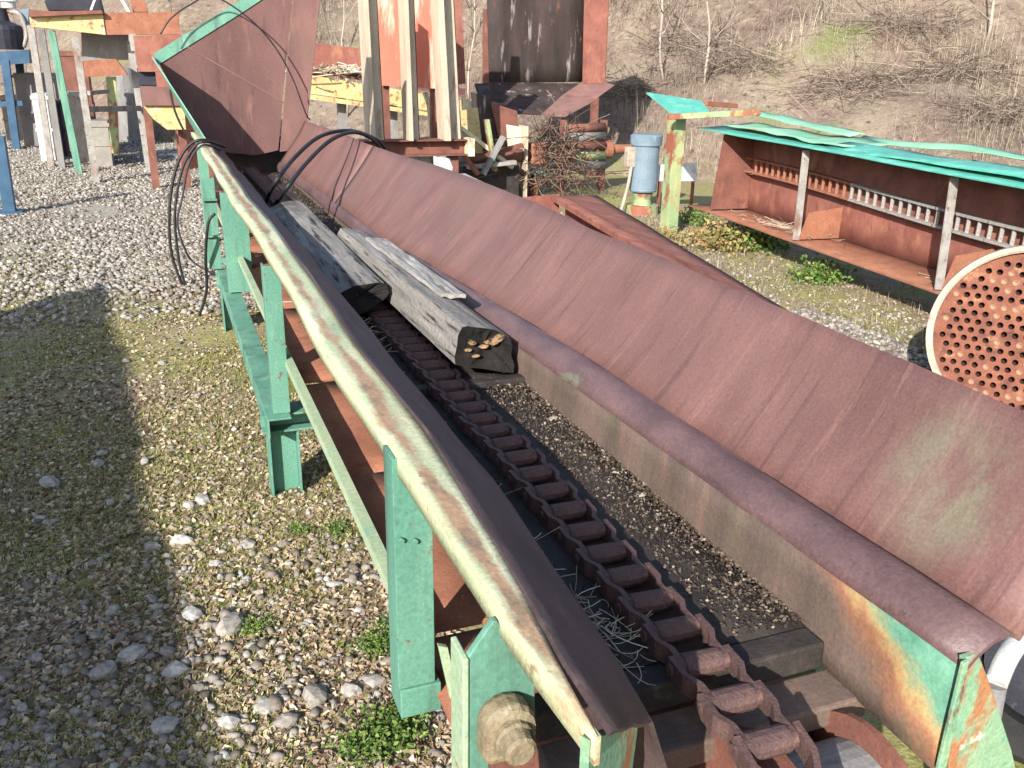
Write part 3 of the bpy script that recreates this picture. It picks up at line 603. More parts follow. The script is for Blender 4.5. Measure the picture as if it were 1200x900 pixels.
# ------------------------------------------------------------------ cables on the conveyor
def spline(pts, n=14):
    pts = [Vector(p) for p in pts]; out = []
    q = [pts[0]*2-pts[1]]+pts+[pts[-1]*2-pts[-2]]
    for i in range(1, len(q)-2):
        for k in range(n):
            t = k/n; a, b, c, d = q[i-1], q[i], q[i+1], q[i+2]
            out.append(.5*((2*b)+(c-a)*t+(2*a-5*b+4*c-d)*t*t+(-a+3*b-3*c+d)*t**3))
    return out+[pts[-1]]
def cable(pts, r, label, m='black', cat='cable', name='cable'):
    mb = MB(); mb.tube(spline(pts, 8), r, 7); return props(mb.build(name, m), label, cat, 'cables on the conveyor')
yl = 7.6
cable([P(262,172,y=yl+.3),P(240,164,y=yl),P(222,170,y=yl),P(207,195,y=yl),P(199,240,y=yl),P(200,290,y=yl),P(210,325,y=yl),P(221,346,y=yl)], .012, 'thick black cable looped over the green rail, outermost of the hanging bundle')
cable([P(264,172,y=yl+.2),P(242,166,y=yl-.05),P(228,172,y=yl-.05),P(213,200,y=yl-.05),P(205,250,y=yl-.05),P(209,300,y=yl-.05),P(216,330,y=yl-.05),P(226,350,y=yl-.05)], .011, 'black cable looped over the green rail, inner one of the hanging bundle')
cable([P(258,176,y=yl),P(238,170,y=yl-.1),P(222,190,y=yl-.1),P(214,230,y=yl-.1),P(208,262,y=yl-.1),P(218,295,y=yl-.1),P(228,308,y=yl-.1),P(248,320,y=yl-.4),P(272,332,y=yl-1.0)], .008, 'thin grey cable from the hanging bundle running to the far stub leg', 'dark')
cable([P(252,250,y=6.15),P(244,262,y=6.15),P(241,300,y=6.2),P(242,340,y=6.3),P(234,370,y=6.4)], .010, 'dark cable hanging from the far green post down to the grass')
yb = 6.6
cable([P(310,240,z=FZ+.03),P(322,215,y=6.0),P(345,185,y=6.3),P(375,160,y=6.6),P(410,153,y=6.9),P(440,163,y=7.2),P(452,175,y=7.4)], .014, 'upper black hose arching out of the trough over the right side')
cable([P(318,246,z=FZ+.03),P(335,222,y=5.8),P(360,190,y=6.1),P(388,164,y=6.4),P(415,155,y=6.7),P(436,163,y=7.0),P(447,176,y=7.2)], .014, 'lower black hose arching out of the trough over the right side')
cable([P(188,40,y=9.1),P(200,22,y=9.1),P(222,6,y=9.1),P(250,-4,y=9.1),P(290,20,y=9.1),P(320,52,y=9.1),P(342,90,y=9.1),P(358,132,y=9.1),P(363,140,y=9.2)], .007, 'black cable draped across the rusty hopper plate')
cable([P(199,105,y=8.9),P(205,130,y=8.9),P(215,152,y=8.9),P(224,164,y=8.9)], .010, 'short black cable running along the hopper wing to the rail')

# ------------------------------------------------------------------ rusty box section lying beyond the trough
bx = empty('steel_box_section', (3.5,6,0), 'low rust-red steel box section lying behind the conveyor', 'steel section')
r0, r1 = P(646,229,z=.50), P(857,351,z=.50); e0, e1 = P(700,229,z=.37), P(955,383,z=.37)
r1 = r1+(r1-r0)*.25; e1 = e1+(e1-e0)*.12
MB().sheet(lambda u,v: lerp(lerp(r0,r1,u), lerp(e0,e1,u), v)+Vector((0,0,.008*vn(u*5,v*2,1))), 16, 4, .012).build('cover_plate', 'rust_red', bx)
MB().quad([r0+Vector((0,0,-.005)), r1+Vector((0,0,-.005)), r1+Vector((0,0,-.05)), r0+Vector((0,0,-.05))], .012).build('cover_lip', 'rust_red', bx)
MB().quad([e0+Vector((-.02,0,-.013)), e1+Vector((-.02,0,-.013)), Vector((e1.x-.02,e1.y,-.02)), Vector((e0.x-.02,e0.y,-.02))], .012).build('side_wall', 'rust_red', bx)
MB().quad([r0+Vector((.16,0,-.02)), r1+Vector((.16,0,-.02)), Vector((r1.x+.16,r1.y,.16)), Vector((r0.x+.16,r0.y,.16))], .012).build('inner_wall', 'rust_brown', bx)
MB().sheet(lambda u,v: lerp(lerp(r0,r1,u)+Vector((-.75,-.1,0)), lerp(r0,r1,u)+Vector((.15,0,0)), v)*1.0+Vector((0,0,-.31-lerp(r0,r1,u).z+.50+.006*vn(u*6,v,2))), 12, 3, .012).build('base_plate', 'rust_red', bx)
MB().quad([Vector((2.88,8.30,.19)), Vector((3.78,8.40,.19)), Vector((3.78,8.40,.50)), Vector((2.88,8.30,.47))], .014).build('end_wall', 'rust_red', bx)
for t in (.40,.62): 
    p = lerp(r0,r1,t); MB().box(p.x-.03,p.x+.0,p.y,p.y+.03,.19,.445).build('upright', 'rust_brown', bx)
for t in (.1,.5,.9):
    p = lerp(r0,r1,t); MB().box(p.x-.5,p.x+.3,p.y,p.y+.1,-.02,.178).build('bearer', 'rust_brown', bx)

# ------------------------------------------------------------------ second conveyor: green-topped girder on the right
gd = empty('side_girder', (5.3,8.3,0), 'rust-red girder with torn teal top plates and a chain hung along its web', 'girder')
A = P(808,240,z=.33); Bq = P(1100,335,z=.33); gdir = (Bq-A); gdir.z = 0; gdir.normalize(); gn = Vector((-gdir.y,gdir.x,0)); gn = gn if gn.x > 0 else -gn
A = A; LEN = 6.2
G = lambda t, d, z: A+gdir*t+gn*d+Vector((0,0,z-A.z))
TILT = lambda t: -.012*t
WEB = .46
MB().sheet(lambda u,v: G(u*LEN,v*.62,.33+TILT(u*LEN)+.004*vn(u*8,v,2)), 14, 2, .014).build('bottom_flange', 'rust_orange', gd)
MB().sheet(lambda u,v: G(u*LEN,WEB+.004*vn(u*9,v*2,2),lerp(.335,1.12,v)+TILT(u*LEN)), 20, 4, .012).build('web', 'rust_red', gd)
for t in (.42, 2.0, 3.78, 5.4):
    mb = MB(); a = G(t,WEB-.005,.34+TILT(t)); b = G(t+.20,.10,1.09+TILT(t))
    if t < 1: mb.quad([G(t,.02,.345),G(t,WEB-.004,.345),G(t,WEB-.004,1.10),G(t,.10,1.10)], .012); mb.build('stiffener', 'rust_brown', gd)
    else:
        mb.bar(G(t,.03,.34+TILT(t)), G(t-.12,.10,1.10+TILT(t)), .010, .07, gn); mb.build('stiffener', 'galv', gd)
        MB().quad([G(t,.05,.345+TILT(t)),G(t,WEB-.004,.345+TILT(t)),G(t,WEB-.004,.62+TILT(t)),G(t,.12,.58+TILT(t))], .012).build('stiffener_foot', 'rust_orange', gd)
# chain along the web: pale links paint in the whitish highlights
def glink():
    mb = MB(); p = .105
    mb.box(-.075,-.055,-.012,p+.0,-.03,.03); mb.box(.055,.075,-.012,p+.0,-.03,.03)
    mb.lathe((-.06,0,0),(1,0,0),[(0,.0005),(0,.016),(.12,.016),(.12,.0005)],8); return mb.mesh('chain_link')
gl = glink(); gl.materials.append(MAT['rust_orange']); gl2 = gl.copy(); gl2.materials.clear(); gl2.materials.append(MAT['galv'])
t = .08; k = 0
while t < LEN-.2:
    zc = .80+TILT(t)-.012*t+.018*math.sin(t*1.3)
    if not (.40 < t < .56):
        o = bpy.data.objects.new('chain_link', gl2 if t > 2.15+random.uniform(-.25,.25) else gl); C.objects.link(o); o.parent = gd
        a = G(t,WEB-.06,zc); b = G(t+.105,WEB-.06,zc-.003); d = (b-a).normalized(); r_ = Vector((0,0,1)); u_ = r_.cross(d).normalized(); r_ = d.cross(u_)
        o.matrix_parent_inverse = Matrix.Translation(gd.location).inverted()
        o.matrix_basis = Matrix(((r_.x,d.x,u_.x,a.x),(r_.y,d.y,u_.y,a.y),(r_.z,d.z,u_.z,a.z),(0,0,0,1)))
    t += .105
mb = MB(); mb.sheet(lambda u,v: G(u*LEN,WEB-.002-.055*v,.705+TILT(u*LEN)*2+.018*math.sin(u*LEN*1.3)), 20, 1, .008); mb.build('chain_guide', 'rust_brown', gd)
# top plates: bent and overlapping
def sheetg(name, m, t0, t1, d0, d1, z0, z1, wob=.02, sd_=0., th=.008, skew=0., nu=14, nv=3):
    return MB().sheet(lambda u,v: G(lerp(t0,t1,u)+skew*v, lerp(d0,d1,v)+wob*.5*vn(u*4,v,1.2,sd_+3), lerp(z0,z1,u)+TILT(lerp(t0,t1,u))+wob*vn(u*5,v*1.6,1.1,sd_)+.02*v), nu, nv, th).build(name, m, gd)
sheetg('top_flange', 'teal', .02, LEN, .0, .36, 1.135, 1.135, .012, 1)
sheetg('top_plate', 'mint', .3, 2.3, .16, .62, 1.19, 1.17, .03, 2)
sheetg('top_plate', 'teal', 2.1, LEN, .12, .50, 1.155, 1.165, .05, 5)
sheetg('torn_strip', 'mint', .1, 1.9, .5, .66, 1.30, 1.22, .03, 7)
sheetg('torn_strip', 'mint', 1.7, 6.0, .72, .86, 1.19, 1.235, .04, 9)
sheetg('torn_strip', 'green', 3.1, 4.4, .55, .75, 1.12, 1.16, .04, 12)
mb = MB(); a = G(-.55,-.22,1.29); mb.poly([P(757,108,y=8.9),P(822,118,y=8.7),P(832,131,y=8.35),P(793,137,y=8.3)], (0,0,-.012)); mb.build('end_plate', 'teal', gd)
mb = MB(); mb.bar(P(783,137,y=8.27), P(890,131,y=8.0), .06, .055); mb.build('end_bar', 'green_yellow', gd, .003)
mb = MB(); mb.bar(P(826,121,y=8.6), P(862,124,y=8.8), .07, .05); mb.build('end_bracket', 'rust_orange', gd, .003)
# post carrying the end of the girder
pb = P(788,276,z=0)
mb = MB(); yb_ = pb.y-.02
mb.box(pb.x-.085,pb.x+.045,yb_,yb_+.012,-.03,1.23); mb.box(pb.x+.034,pb.x+.046,yb_+.0125,yb_+.16,-.03,1.23); mb.box(pb.x-.085,pb.x-.073,yb_+.0125,yb_+.16,-.03,1.23); mb.build('end_post', 'green_yellow', gd, .002)
MB().box(pb.x-.02,pb.x+.06,yb_+.17,yb_+.24,-.02,.32).build('packer', 'rust_brown', gd)
q = G(3.8,.45,0); MB().box(q.x-.1,q.x+.1,q.y-.1,q.y+.1,-.05,.30+TILT(3.8)).build('packer', 'rust_brown', gd)
# debris on the bottom flange
V, F, r = tangle(160, 0,0,0,.30,.05,.012,.10,.002)
Rz = np.array([[gdir.x,gn.x,0],[gdir.y,gn.y,0],[0,0,1]]); o_ = G(1.45,.2,.345+TILT(1.45)); V = V@Rz.T+np.array(o_); V[:,2] = np.maximum(V[:,2], .337)
props(link('twig_debris', fast('twig_debris', V, F, r), 'straw'), 'grey twigs lying on the bottom flange of the rusty girder', 'debris', kind='stuff')
V, F, r = tangle(110, 0,0,0,.25,.05,.012,.09,.002); o_ = G(3.95,.2,.345+TILT(3.95)); V = V@Rz.T+np.array(o_); V[:,2] = np.maximum(V[:,2], .30)
props(link('twig_debris', fast('twig_debris', V, F, r), 'straw'), 'pale leaf scraps on the girder flange beside the perforated vessel', 'debris', kind='stuff')

# ------------------------------------------------------------------ perforated vessel end (tube sheet)
tk_r = .47; tcn = P(1203,396,z=.462)
vs = empty('tube_vessel', (tcn.x,tcn.y,0), 'round perforated orange tube sheet on the end of a vessel at right', 'vessel')
tn = Vector((-.775,-.60,.17)).normalized(); tu = Vector((0,0,1)).cross(tn).normalized(); tv = tn.cross(tu)
MB().lathe(tcn+tn*.03, tn, [(-.06,tk_r-.035),(0,tk_r-.033),(.008,tk_r-.022),(.008,tk_r),(-.05,tk_r+.006),(-.10,tk_r),(-1.9,tk_r-.01),(-1.9,.001)], 64).build('shell', 'rimcream', vs)
hs = []; pr = .052
hole = MB(); ring = 10
tubes = []
for i in range(-9,10):
    for j in range(-10,11):
        x = (i+(j%2)*.5)*pr; y = j*pr*.866
        if math.hypot(x,y) < tk_r-.06: tubes.append((x,y))
# plate with real holes: each hole cell is a hexagon with a round hole, plus a bore behind
pm = MB(); bm_ = MB()
RH = .0155
def tp(x, y, d): return tcn+tu*x+tv*y+tn*d
for x, y in tubes:
    hexp = [(x+pr/math.sqrt(3)*math.cos(math.radians(30+60*k)), y+pr/math.sqrt(3)*math.sin(math.radians(30+60*k))) for k in range(6)]
    outer = []
    for k in range(6):
        a, b = hexp[k], hexp[(k+1)%6]; outer += [a, ((a[0]+b[0])/2,(a[1]+b[1])/2)]
    inner = []
    for px_, py_ in outer:
        l = math.hypot(px_-x,py_-y); inner.append((x+(px_-x)/l*RH, y+(py_-y)/l*RH))
    n = 12; base = [tp(a,b,0) for a,b in outer]+[tp(a,b,0) for a,b in inner]+[tp(a,b,-.05) for a,b in inner]
    pm.add(base, [(k,(k+1)%n,n+(k+1)%n,n+k) for k in range(n)]+[(n+k,n+(k+1)%n,2*n+(k+1)%n,2*n+k) for k in range(n)])
for i in range(-11,12):
    for j in range(-12,13):
        x = (i+(j%2)*.5)*pr; y = j*pr*.866; d_ = math.hypot(x,y)
        if tk_r-.06 <= d_ < tk_r+.02:
            q = []
            for k in range(6):
                hx, hy = x+pr/math.sqrt(3)*math.cos(math.radians(30+60*k)), y+pr/math.sqrt(3)*math.sin(math.radians(30+60*k)); l = math.hypot(hx,hy); f_ = min(1,(tk_r-.034)/l); q.append(tp(hx*f_,hy*f_,0))
            pm.add(q, [tuple(range(6))])
pm.build('tube_sheet', 'tubesheet', vs)
MB().lathe(tcn, tn, [(-.052,.001),(-.052,tk_r-.036)], 48).build('back_plate', 'hole', vs)
me_t = MB().lathe((0,0,0),(0,0,1),[(-.03,RH*.97),(.004,RH*.97),(.004,RH*.72),(-.004,RH*.66),(-.004,.0005)],12).mesh('tube_plug'); me_t.materials.append(MAT['tubemouth'])
qr = tn.to_track_quat('Z','Y').to_matrix().to_4x4()
for k, (x, y) in enumerate(tubes):
    if random.random() < (.26 if x > -.22 and abs(y) < .33 else .04):
        o = bpy.data.objects.new('tube_plug', me_t); C.objects.link(o); o.parent = vs; o.matrix_parent_inverse = Matrix.Translation(vs.location).inverted(); o.matrix_basis = Matrix.Translation(tp(x,y,0))@qr
sdl = tcn-tn*.9
MB().box(sdl.x-.3,sdl.x+.3,sdl.y-.06,sdl.y+.06,-.03,.12).build('saddle', 'rust_brown', vs)

# ------------------------------------------------------------------ right near corner: pale pipe and a rubber roll
p0, p1 = P(1150,810,y=.62), P(1230,720,y=.9)
pp = empty('bent_pipe', (2.2,1.0,0), 'pale grey pipe leaning beside the near end of the trough', 'pipe')
cx_ = Vector((1.50,1.02,.62)); 
MB().tube(spline([P(1166,802,y=1.02),P(1180,770,y=1.05),P(1200,745,y=1.1),P(1240,715,y=1.2),P(1290,700,y=1.35),P(1300,900,y=1.5)+Vector((0,0,-.05)),Vector((P(1300,900,y=1.5).x,1.5,-.02))],8), .022, 14).build('pipe_run', 'white', pp)
p = P(1166,802,y=1.02); MB().tube([p, p+Vector((-.01,-.02,-.25)), Vector((p.x-.01,p.y-.02,-.02))], .022, 14).build('pipe_leg', 'grey', pp)
tr = empty('rubber_tyre', (1.95,1.55,0), 'black rubber tyre standing beyond the near end of the trough', 'tyre')
tcen = P(1222,835,y=1.30)
MB().lathe((tcen.x,tcen.y,max(tcen.z,.30)),(.8,.6,0),[(-.09,.17),(-.10,.26),(-.07,.30),(.07,.30),(.10,.26),(.09,.17),(-.09,.17)],36).build('tread', 'black', tr)
MB().lathe((tcen.x,tcen.y,max(tcen.z,.30)),(.8,.6,0),[(-.06,.001),(-.06,.165),(.06,.165),(.06,.001)],28).build('hub', 'dark', tr)

# ------------------------------------------------------------------ things standing behind the trough
# blue-grey vertical pump
bpz = P(752,250,z=0); pm_ = empty('pump_motor', bpz, 'grey-blue upright pump motor on a small base beside the green post', 'pump')
by_ = bpz.y; sc_ = (P(770,200,y=by_)-P(742,200,y=by_)).length/2
ztop = P(757,157,y=by_).z; zb = P(757,224,y=by_).z
bc = Vector((P(755,200,y=by_).x, by_, 0))
MB().lathe(bc+Vector((0,0,zb)),(0,0,1),[(0,.001),(0,sc_*.95),(.02,sc_*1.02),(.03,sc_),(ztop-zb-.14,sc_*1.0),(ztop-zb-.13,sc_*1.14),(ztop-zb-.02,sc_*1.18),(ztop-zb,sc_*1.0),(ztop-zb+.004,.001)],28).build('motor_body', 'blue', pm_)
MB().lathe(bc+Vector((0,0,-.02)),(0,0,1),[(0,sc_*1.25),(.13,sc_*1.2),(.13,sc_*.7),(.20,sc_*.62),(zb+.0,sc_*.75),(zb+.018,.001)],24).build('pump_base', 'green_yellow', pm_)
MB().tube(spline([bc+Vector((-sc_*1.1,-.03,ztop-.22)),bc+Vector((-sc_*1.35,-.03,zb+.1)),bc+Vector((-sc_*1.9,-.05,.05)),bc+Vector((-sc_*2.1,-.05,-.01))],6), .022, 8).build('conduit', 'rimcream', pm_)
a = P(737,182,y=by_); MB().box(a.x-.04,a.x+.07,by_-.05,by_+.05,a.z-.14,a.z+.10).build('terminal_box', 'rimcream', pm_, .01)
wb_ = P(780,216,y=9.6); mb = MB(); mb.quad([P(769,212,y=9.9),P(816,212,y=9.9),P(816,191,y=9.9),P(769,193,y=9.9)], .02); wz = mb
bo = empty('white_board', (P(790,212,y=9.9).x,9.9,0), 'small white board standing behind the green post', 'board')
mb.build('board_face', 'white', bo); zz = P(790,212,y=9.9).z
for px_ in (773,812): q = P(px_,212,y=9.9); MB().box(q.x-.02,q.x+.02,9.885,9.905,-.05,q.z+.05).build('board_leg', 'rust_brown', bo)

# rusty bin with an open front, flared apron
yb = 12.6
bn = empty('rusty_bin', (P(640,140,y=yb).x,yb,0), 'tall rusty open-fronted bin with dark inside and flared apron', 'bin')
L0 = P(570,-40,y=yb+.9); L1 = P(574,98,y=yb+.9); Rr0 = P(690,-40,y=yb+.9); Rr1 = P(684,96,y=yb+.9)
mb = MB(); mb.sheet(lambda u,v: lerp(lerp(L0,Rr0,v), lerp(L1,Rr1,v), u)+Vector((0,.05*math.sin(v*math.pi),0)), 6, 6, .02); mb.build('back_wall', 'binwall', bn)
F0 = P(714,-40,y=yb-.1); F1 = P(708,98,y=yb-.1)
mb = MB(); mb.sheet(lambda u,v: lerp(lerp(Rr0,F0,v), lerp(Rr1,F1,v), u), 6, 2, .02); mb.build('side_wall', 'rust_orange', bn)
I0 = P(686,-40,y=yb-.12); I1 = P(683,98,y=yb-.12)
MB().quad([F0+Vector((0,-.02,0)), F1+Vector((0,-.02,0)), I1, I0], .02).build('front_flange', 'rust_red', bn)
mb = MB(); mb.poly([P(684,96,y=yb-.1),P(708,96,y=yb-.1),P(720,100,y=yb-.15),P(690,122,y=yb-.3),P(662,137,y=yb-.35),P(634,136,y=yb-.35),P(660,112,y=yb-.2)], (0,.02,.01)); mb.build('apron', 'rust_plate', bn)
mb = MB(); mb.quad([P(575,96,y=yb+.85),P(684,98,y=yb+.85),P(640,134,y=yb-.3),P(600,132,y=yb-.3)], .02); mb.build('chute_floor', 'binwall', bn)
mb = MB(); mb.quad([P(578,97,y=yb+.8),P(602,132,y=yb-.3),P(560,110,y=yb-.3),P(556,98,y=yb+.8)], .02); mb.build('chute_side', 'binwall', bn)
for px_ in (572, 700):
    q = P(px_,110,y=yb+.9); MB().box(q.x-.05,q.x+.05,yb+.93,yb+1.03,-.3,q.z+1.2).build('bin_leg', 'rust_brown', bn)
# low drive unit under the bin: rollers, shaft and bearing
dv = empty('drive_unit', (P(640,200,y=11.6).x,11.6,0), 'rusty drive shaft with orange bearing and steel rollers below the bin', 'drive')
MB().cyl(P(552,186,y=11.5), P(622,181,y=11.5), .085, 18).build('shaft', 'rust_brown', dv)
q = P(630,180,y=11.45); MB().box(q.x-.11,q.x+.11,11.38,11.6,q.z-.14,q.z+.14).build('bearing', 'rust_orange', dv, .02)
q2 = P(618,178,y=11.35); MB().box(q2.x-.02,q2.x+.0,11.33,11.7,-.05,q2.z+.33).build('mount_plate', 'beige', dv)
for k, (py_, m_) in enumerate([(150,'rust_brown'),(160,'grey'),(171,'rust_brown'),(183,'green_yellow'),(194,'grey')]):
    a = P(662,py_+1,y=11.7); b = P(708,py_-1,y=11.8); MB().cyl(a, b, .062, 14).build('roller', m_, dv)
mb = MB(); a = P(707,175,y=11.85); mb.lathe(a,(1,.1,0),[(0,.001),(0,.13),(.10,.13),(.14,.07),(.45,.06),(.45,.001)],16); mb.build('coupling', 'rust_orange', dv)
for px_ in (662,709): q = P(px_,145,y=11.9); MB().box(q.x-.04,q.x+.04,11.9,11.98,-.3,q.z+.05).build('frame_post', 'rust_brown', dv)
MB().bar(P(560,206,y=11.6), P(640,203,y=11.6), .10, .10).build('base_channel', 'green', dv); MB().bar(P(548,197,y=11.7), P(600,195,y=11.7), .08, .10).build('base_channel', 'grey', dv)
for px_ in (565,625): q = P(px_,205,y=11.6); MB().box(q.x-.05,q.x+.05,11.55,11.65,-.3,q.z).build('packer', 'rust_brown', dv)
q = P(552,186,y=11.5); MB().box(q.x-.03,q.x+.03,11.44,11.56,-.3,q.z).build('shaft_stand', 'rust_brown', dv)
# dead vines over it
V, F, r = tangle(230, *P(652,182,y=11.3), .17,.10,.22,.34,.006,1.); V[:,2] = np.maximum(V[:,2], .02)
V2, F2, r2 = tangle(200, *P(660,212,y=11.2), .30,.15,.10,.32,.006,1.); V2[:,2] = np.maximum(V2[:,2], .0)
props(link('dead_vines', fast('dead_vines', np.vstack([V,V2]), np.vstack([F,F2+len(V)]), list(r)+list(r2)), 'vine'), 'brown dead vines tangled over the drive shaft below the bin', 'vines', kind='stuff')

# three beige posts on a horizontal beam, red and cream panel behind
yp = 10.6
st = empty('post_frame', (P(490,175,y=yp).x,yp,0), 'three beige steel posts standing on a dark horizontal beam', 'frame')
for bx_, tx_, wl, wr in ((440,429,-9,11),(483,475,-7,9),(529,518,-12,12)):
    mb = MB()
    b0, b1 = P(bx_+wl,164,y=yp), P(bx_+wr,164,y=yp); t0, t1 = P(tx_+wl,-40,y=yp), P(tx_+wr,-40,y=yp)
    bl = lerp(b0,b1,.30); tl = lerp(t0,t1,.30)
    mb.poly([bl,b1,t1,tl], (0,.012,0)); mb.poly([b0+Vector((0,.0,0)),bl+Vector((-.001,0,0)),tl+Vector((-.001,0,0)),t0], (0,-.16,0)); mb.poly([b0,b0+Vector((.012,0,0)),t0+Vector((.012,0,0)),t0], (0,.14,0)); mb.poly([b1-Vector((.012,0,0)),b1,t1,t1-Vector((.012,0,0))], (0,.14,0))
    mb.build('upright', 'beige', st, .002)
a, b = P(425,165,y=yp-.08), P(548,165,y=yp-.08); h_ = P(548,182,y=yp-.08).z
mb = MB(); mb.box(a.x,b.x,yp-.10,yp+.16,a.z-.014,a.z); mb.box(a.x,b.x,yp-.10,yp+.16,h_,h_+.014); mb.box(a.x,b.x,yp+.02,yp+.032,h_+.0145,a.z-.0145); mb.build('base_beam', 'rust_brown', st)
MB().box(b.x-.005,b.x+.08,yp-.11,yp+.17,h_-.01,a.z+.01).build('beam_end', 'cream', st)
for q in (a.x+.15, b.x-.15): MB().box(q-.06,q+.06,yp,yp+.12,-.05,h_).build('stand', 'rust_brown', st)
mb = MB(); mb.quad([P(446,100,y=yp+1.0),P(514,104,y=yp+1.0),P(512,-40,y=yp+1.0),P(440,-40,y=yp+1.0)], .03)
pn = empty('painted_tank_panel', (P(480,110,y=yp+1).x,yp+1,0), 'red and cream flaking steel panel behind the beige posts', 'panel'); mb.build('panel_face', 'redcream', pn)
for px_ in (452,508): q = P(px_,104,y=yp+1.08); MB().box(q.x-.04,q.x+.04,yp+1.05,yp+1.13,-.05,q.z+1.1).build('panel_leg', 'rust_brown', pn)
MB().quad([P(520,100,y=yp+1.3),P(545,98,y=yp+1.3),P(538,-40,y=yp+1.3),P(528,-40,y=yp+1.3)], .03).build('edge_strip', 'rust_red', pn)
# cream boards heap
hp_ = empty('scrap_boards', (P(560,160,y=11.2).x,11.2,0), 'heap of cream painted scrap boards right of the beige posts', 'scrap')
for k, (q, m_) in enumerate([([(500,118),(520,112),(524,166),(505,168)],'cream'),([(541,112),(600,152),(590,182),(545,178)],'cream'),([(552,108),(575,112),(592,180),(566,180)],'binwall'),([(575,120),(606,130),(610,182),(590,182)],'rust_brown'),([(594,146),(616,150),(618,200),(597,196)],'cream'),([(540,130),(560,126),(566,180),(543,180)],'yellow')]):
    yy = 11.9-.09*k; pts = [P(a_,b_,y=yy) for a_,b_ in q]; lo = min(p.z for p in pts); pts = [p if p.z > lo+.2 else Vector((p.x,p.y,p.z)) for p in pts]
    MB().poly(pts, (0,.03,0)).build('board', m_, hp_)
MB().box(P(545,180,y=11.2).x,P(612,180,y=11.2).x,11.3,11.95,-.1,P(560,196,y=11.2).z).build('block', 'rust_dark', hp_)
for a_, b_, m_, yy_ in (((540,150),(600,196),'cream',11.25),((556,186),(612,170),'rust_brown',11.2),((548,196),(604,190),'galv',11.1),((570,140),(580,200),'green_yellow',11.15),((520,120),(548,186),'binwall',11.3),((536,172),(560,204),'rust_red',11.05),((498,108),(512,150),'cream',12.0),((590,160),(566,204),'grey',11.0)):
    MB().bar(P(*a_,y=yy_), P(*b_,y=yy_), .05, .11, (0,1,0)).build('scrap_bar', m_, hp_, .004)
# scrap on the ground directly behind the trough
s1 = P(525,196,y=9.6); sx = empty('white_bracket', (s1.x,9.6,0), 'white painted steel bracket poking up behind the trough', 'bracket')
mb = MB(); mb.poly([P(511,184,y=9.6),P(527,186,y=9.6),P(531,196,y=9.6),P(529,208,y=9.6),P(512,204,y=9.6)], (0,.12,0)); mb.build('bracket_plate', 'white', sx, .01)
MB().box(s1.x-.07,s1.x+.05,9.62,9.72,-.02,P(520,204,y=9.6).z).build('bracket_stand', 'rust_brown', sx)
mb = MB(); mb.bar(P(540,206,y=9.4), P(586,228,y=8.7), .10, .05); a_, b_ = P(545,208,y=9.4), P(582,226,y=8.8)
ch = empty('grey_channel', (a_.x,9.2,0), 'pale grey steel channel sloping behind the trough near white bracket', 'channel'); mb.build('channel_web', 'galv', ch)
MB().box(a_.x-.04,a_.x+.04,9.3,9.38,-.02,a_.z-.03).build('prop', 'rust_brown', ch); MB().box(b_.x-.04,b_.x+.04,8.8,8.88,-.02,b_.z-.03).build('prop', 'rust_brown', ch)

# long yellow frame behind the hopper
yy = 13.6
yf = empty('yellow_frame', (P(420,110,y=yy).x,yy,0), 'yellow steel conveyor frame heaped with grey bark behind the hopper', 'frame')
MB().poly([P(340,84,y=yy),P(545,118,y=yy),P(545,136,y=yy),P(340,106,y=yy)], (0,.05,0)).build('web', 'yellow', yf)
MB().poly([P(340,107,y=yy-.12),P(545,138,y=yy-.12),P(545,142,y=yy-.12),P(340,113,y=yy-.12)], (0,.25,0)).build('flange', 'yellow', yf)
MB().poly([P(340,47,y=yy+1.3),P(432,58,y=yy+1.3),P(432,82,y=yy+1.3),P(340,76,y=yy+1.3)], (0,.05,0)).build('rear_plate', 'rust_red', yf)
MB().poly([P(340,78,y=yy+.1),P(545,112,y=yy+.1),P(545,104,y=yy+1.2),P(340,74,y=yy+1.2)], (0,0,-.03)).build('deck', 'rust_brown', yf)
for px_ in (350,400,460,520): q = P(px_,112+.16*(px_-350),y=yy+.2); MB().box(q.x-.06,q.x+.06,yy+.14,yy+.26,-.3,q.z+.1).build('frame_leg', 'grey', yf)
q0 = P(365,80,y=yy+.5); q1 = P(425,88,y=yy+.5)
Vs = []; Fs = []; R_ = []; off = 0
V, F, r = tangle(420, (q0.x+q1.x)/2, yy+.5, (q0.z+q1.z)/2-.04, .32, .28, .05, .16, .013)
props(link('bark_heap', fast('bark_heap', V, F, r), 'straw'), 'heap of grey bark chunks on the yellow frame', 'bark', kind='stuff')

# ------------------------------------------------------------------ raised machine at upper left
ym = 15.2
ml = empty('raised_machine', (P(100,200,y=ym).x,ym,0), 'raised machine with yellow and orange beams on tall steel legs', 'machine')
def prism(pts, y, dy, name, m, par): return MB().poly([P(a_,b_,y=y) for a_,b_ in pts], (0,dy,0)).build(name, m, par, .004)
prism([(34,18),(120,14),(124,41),(36,31)], ym, .12, 'yellow_beam', 'yellow', ml)
prism([(34,11),(56,13),(119,12),(121,16),(34,20)], ym-.1, .8, 'deck_edge', 'rust_brown', ml)
prism([(121,15),(210,14),(210,40),(123,41)], ym+.02, .12, 'orange_beam', 'rust_orange', ml)
prism([(56,12),(52,2),(60,-20),(112,-20),(120,12)], ym+.3, .9, 'black_hopper', 'dark', ml)
prism([(108,12),(116,-10),(113,-10),(105,12)], ym+.1, .04, 'white_rod', 'white', ml)
prism([(138,-5),(142,-5),(153,14),(149,14)], ym+.1, .05, 'white_rod', 'white', ml)
prism([(150,-10),(165,-10),(174,14),(156,14)], ym+.2, .4, 'red_hood', 'rust_orange', ml)
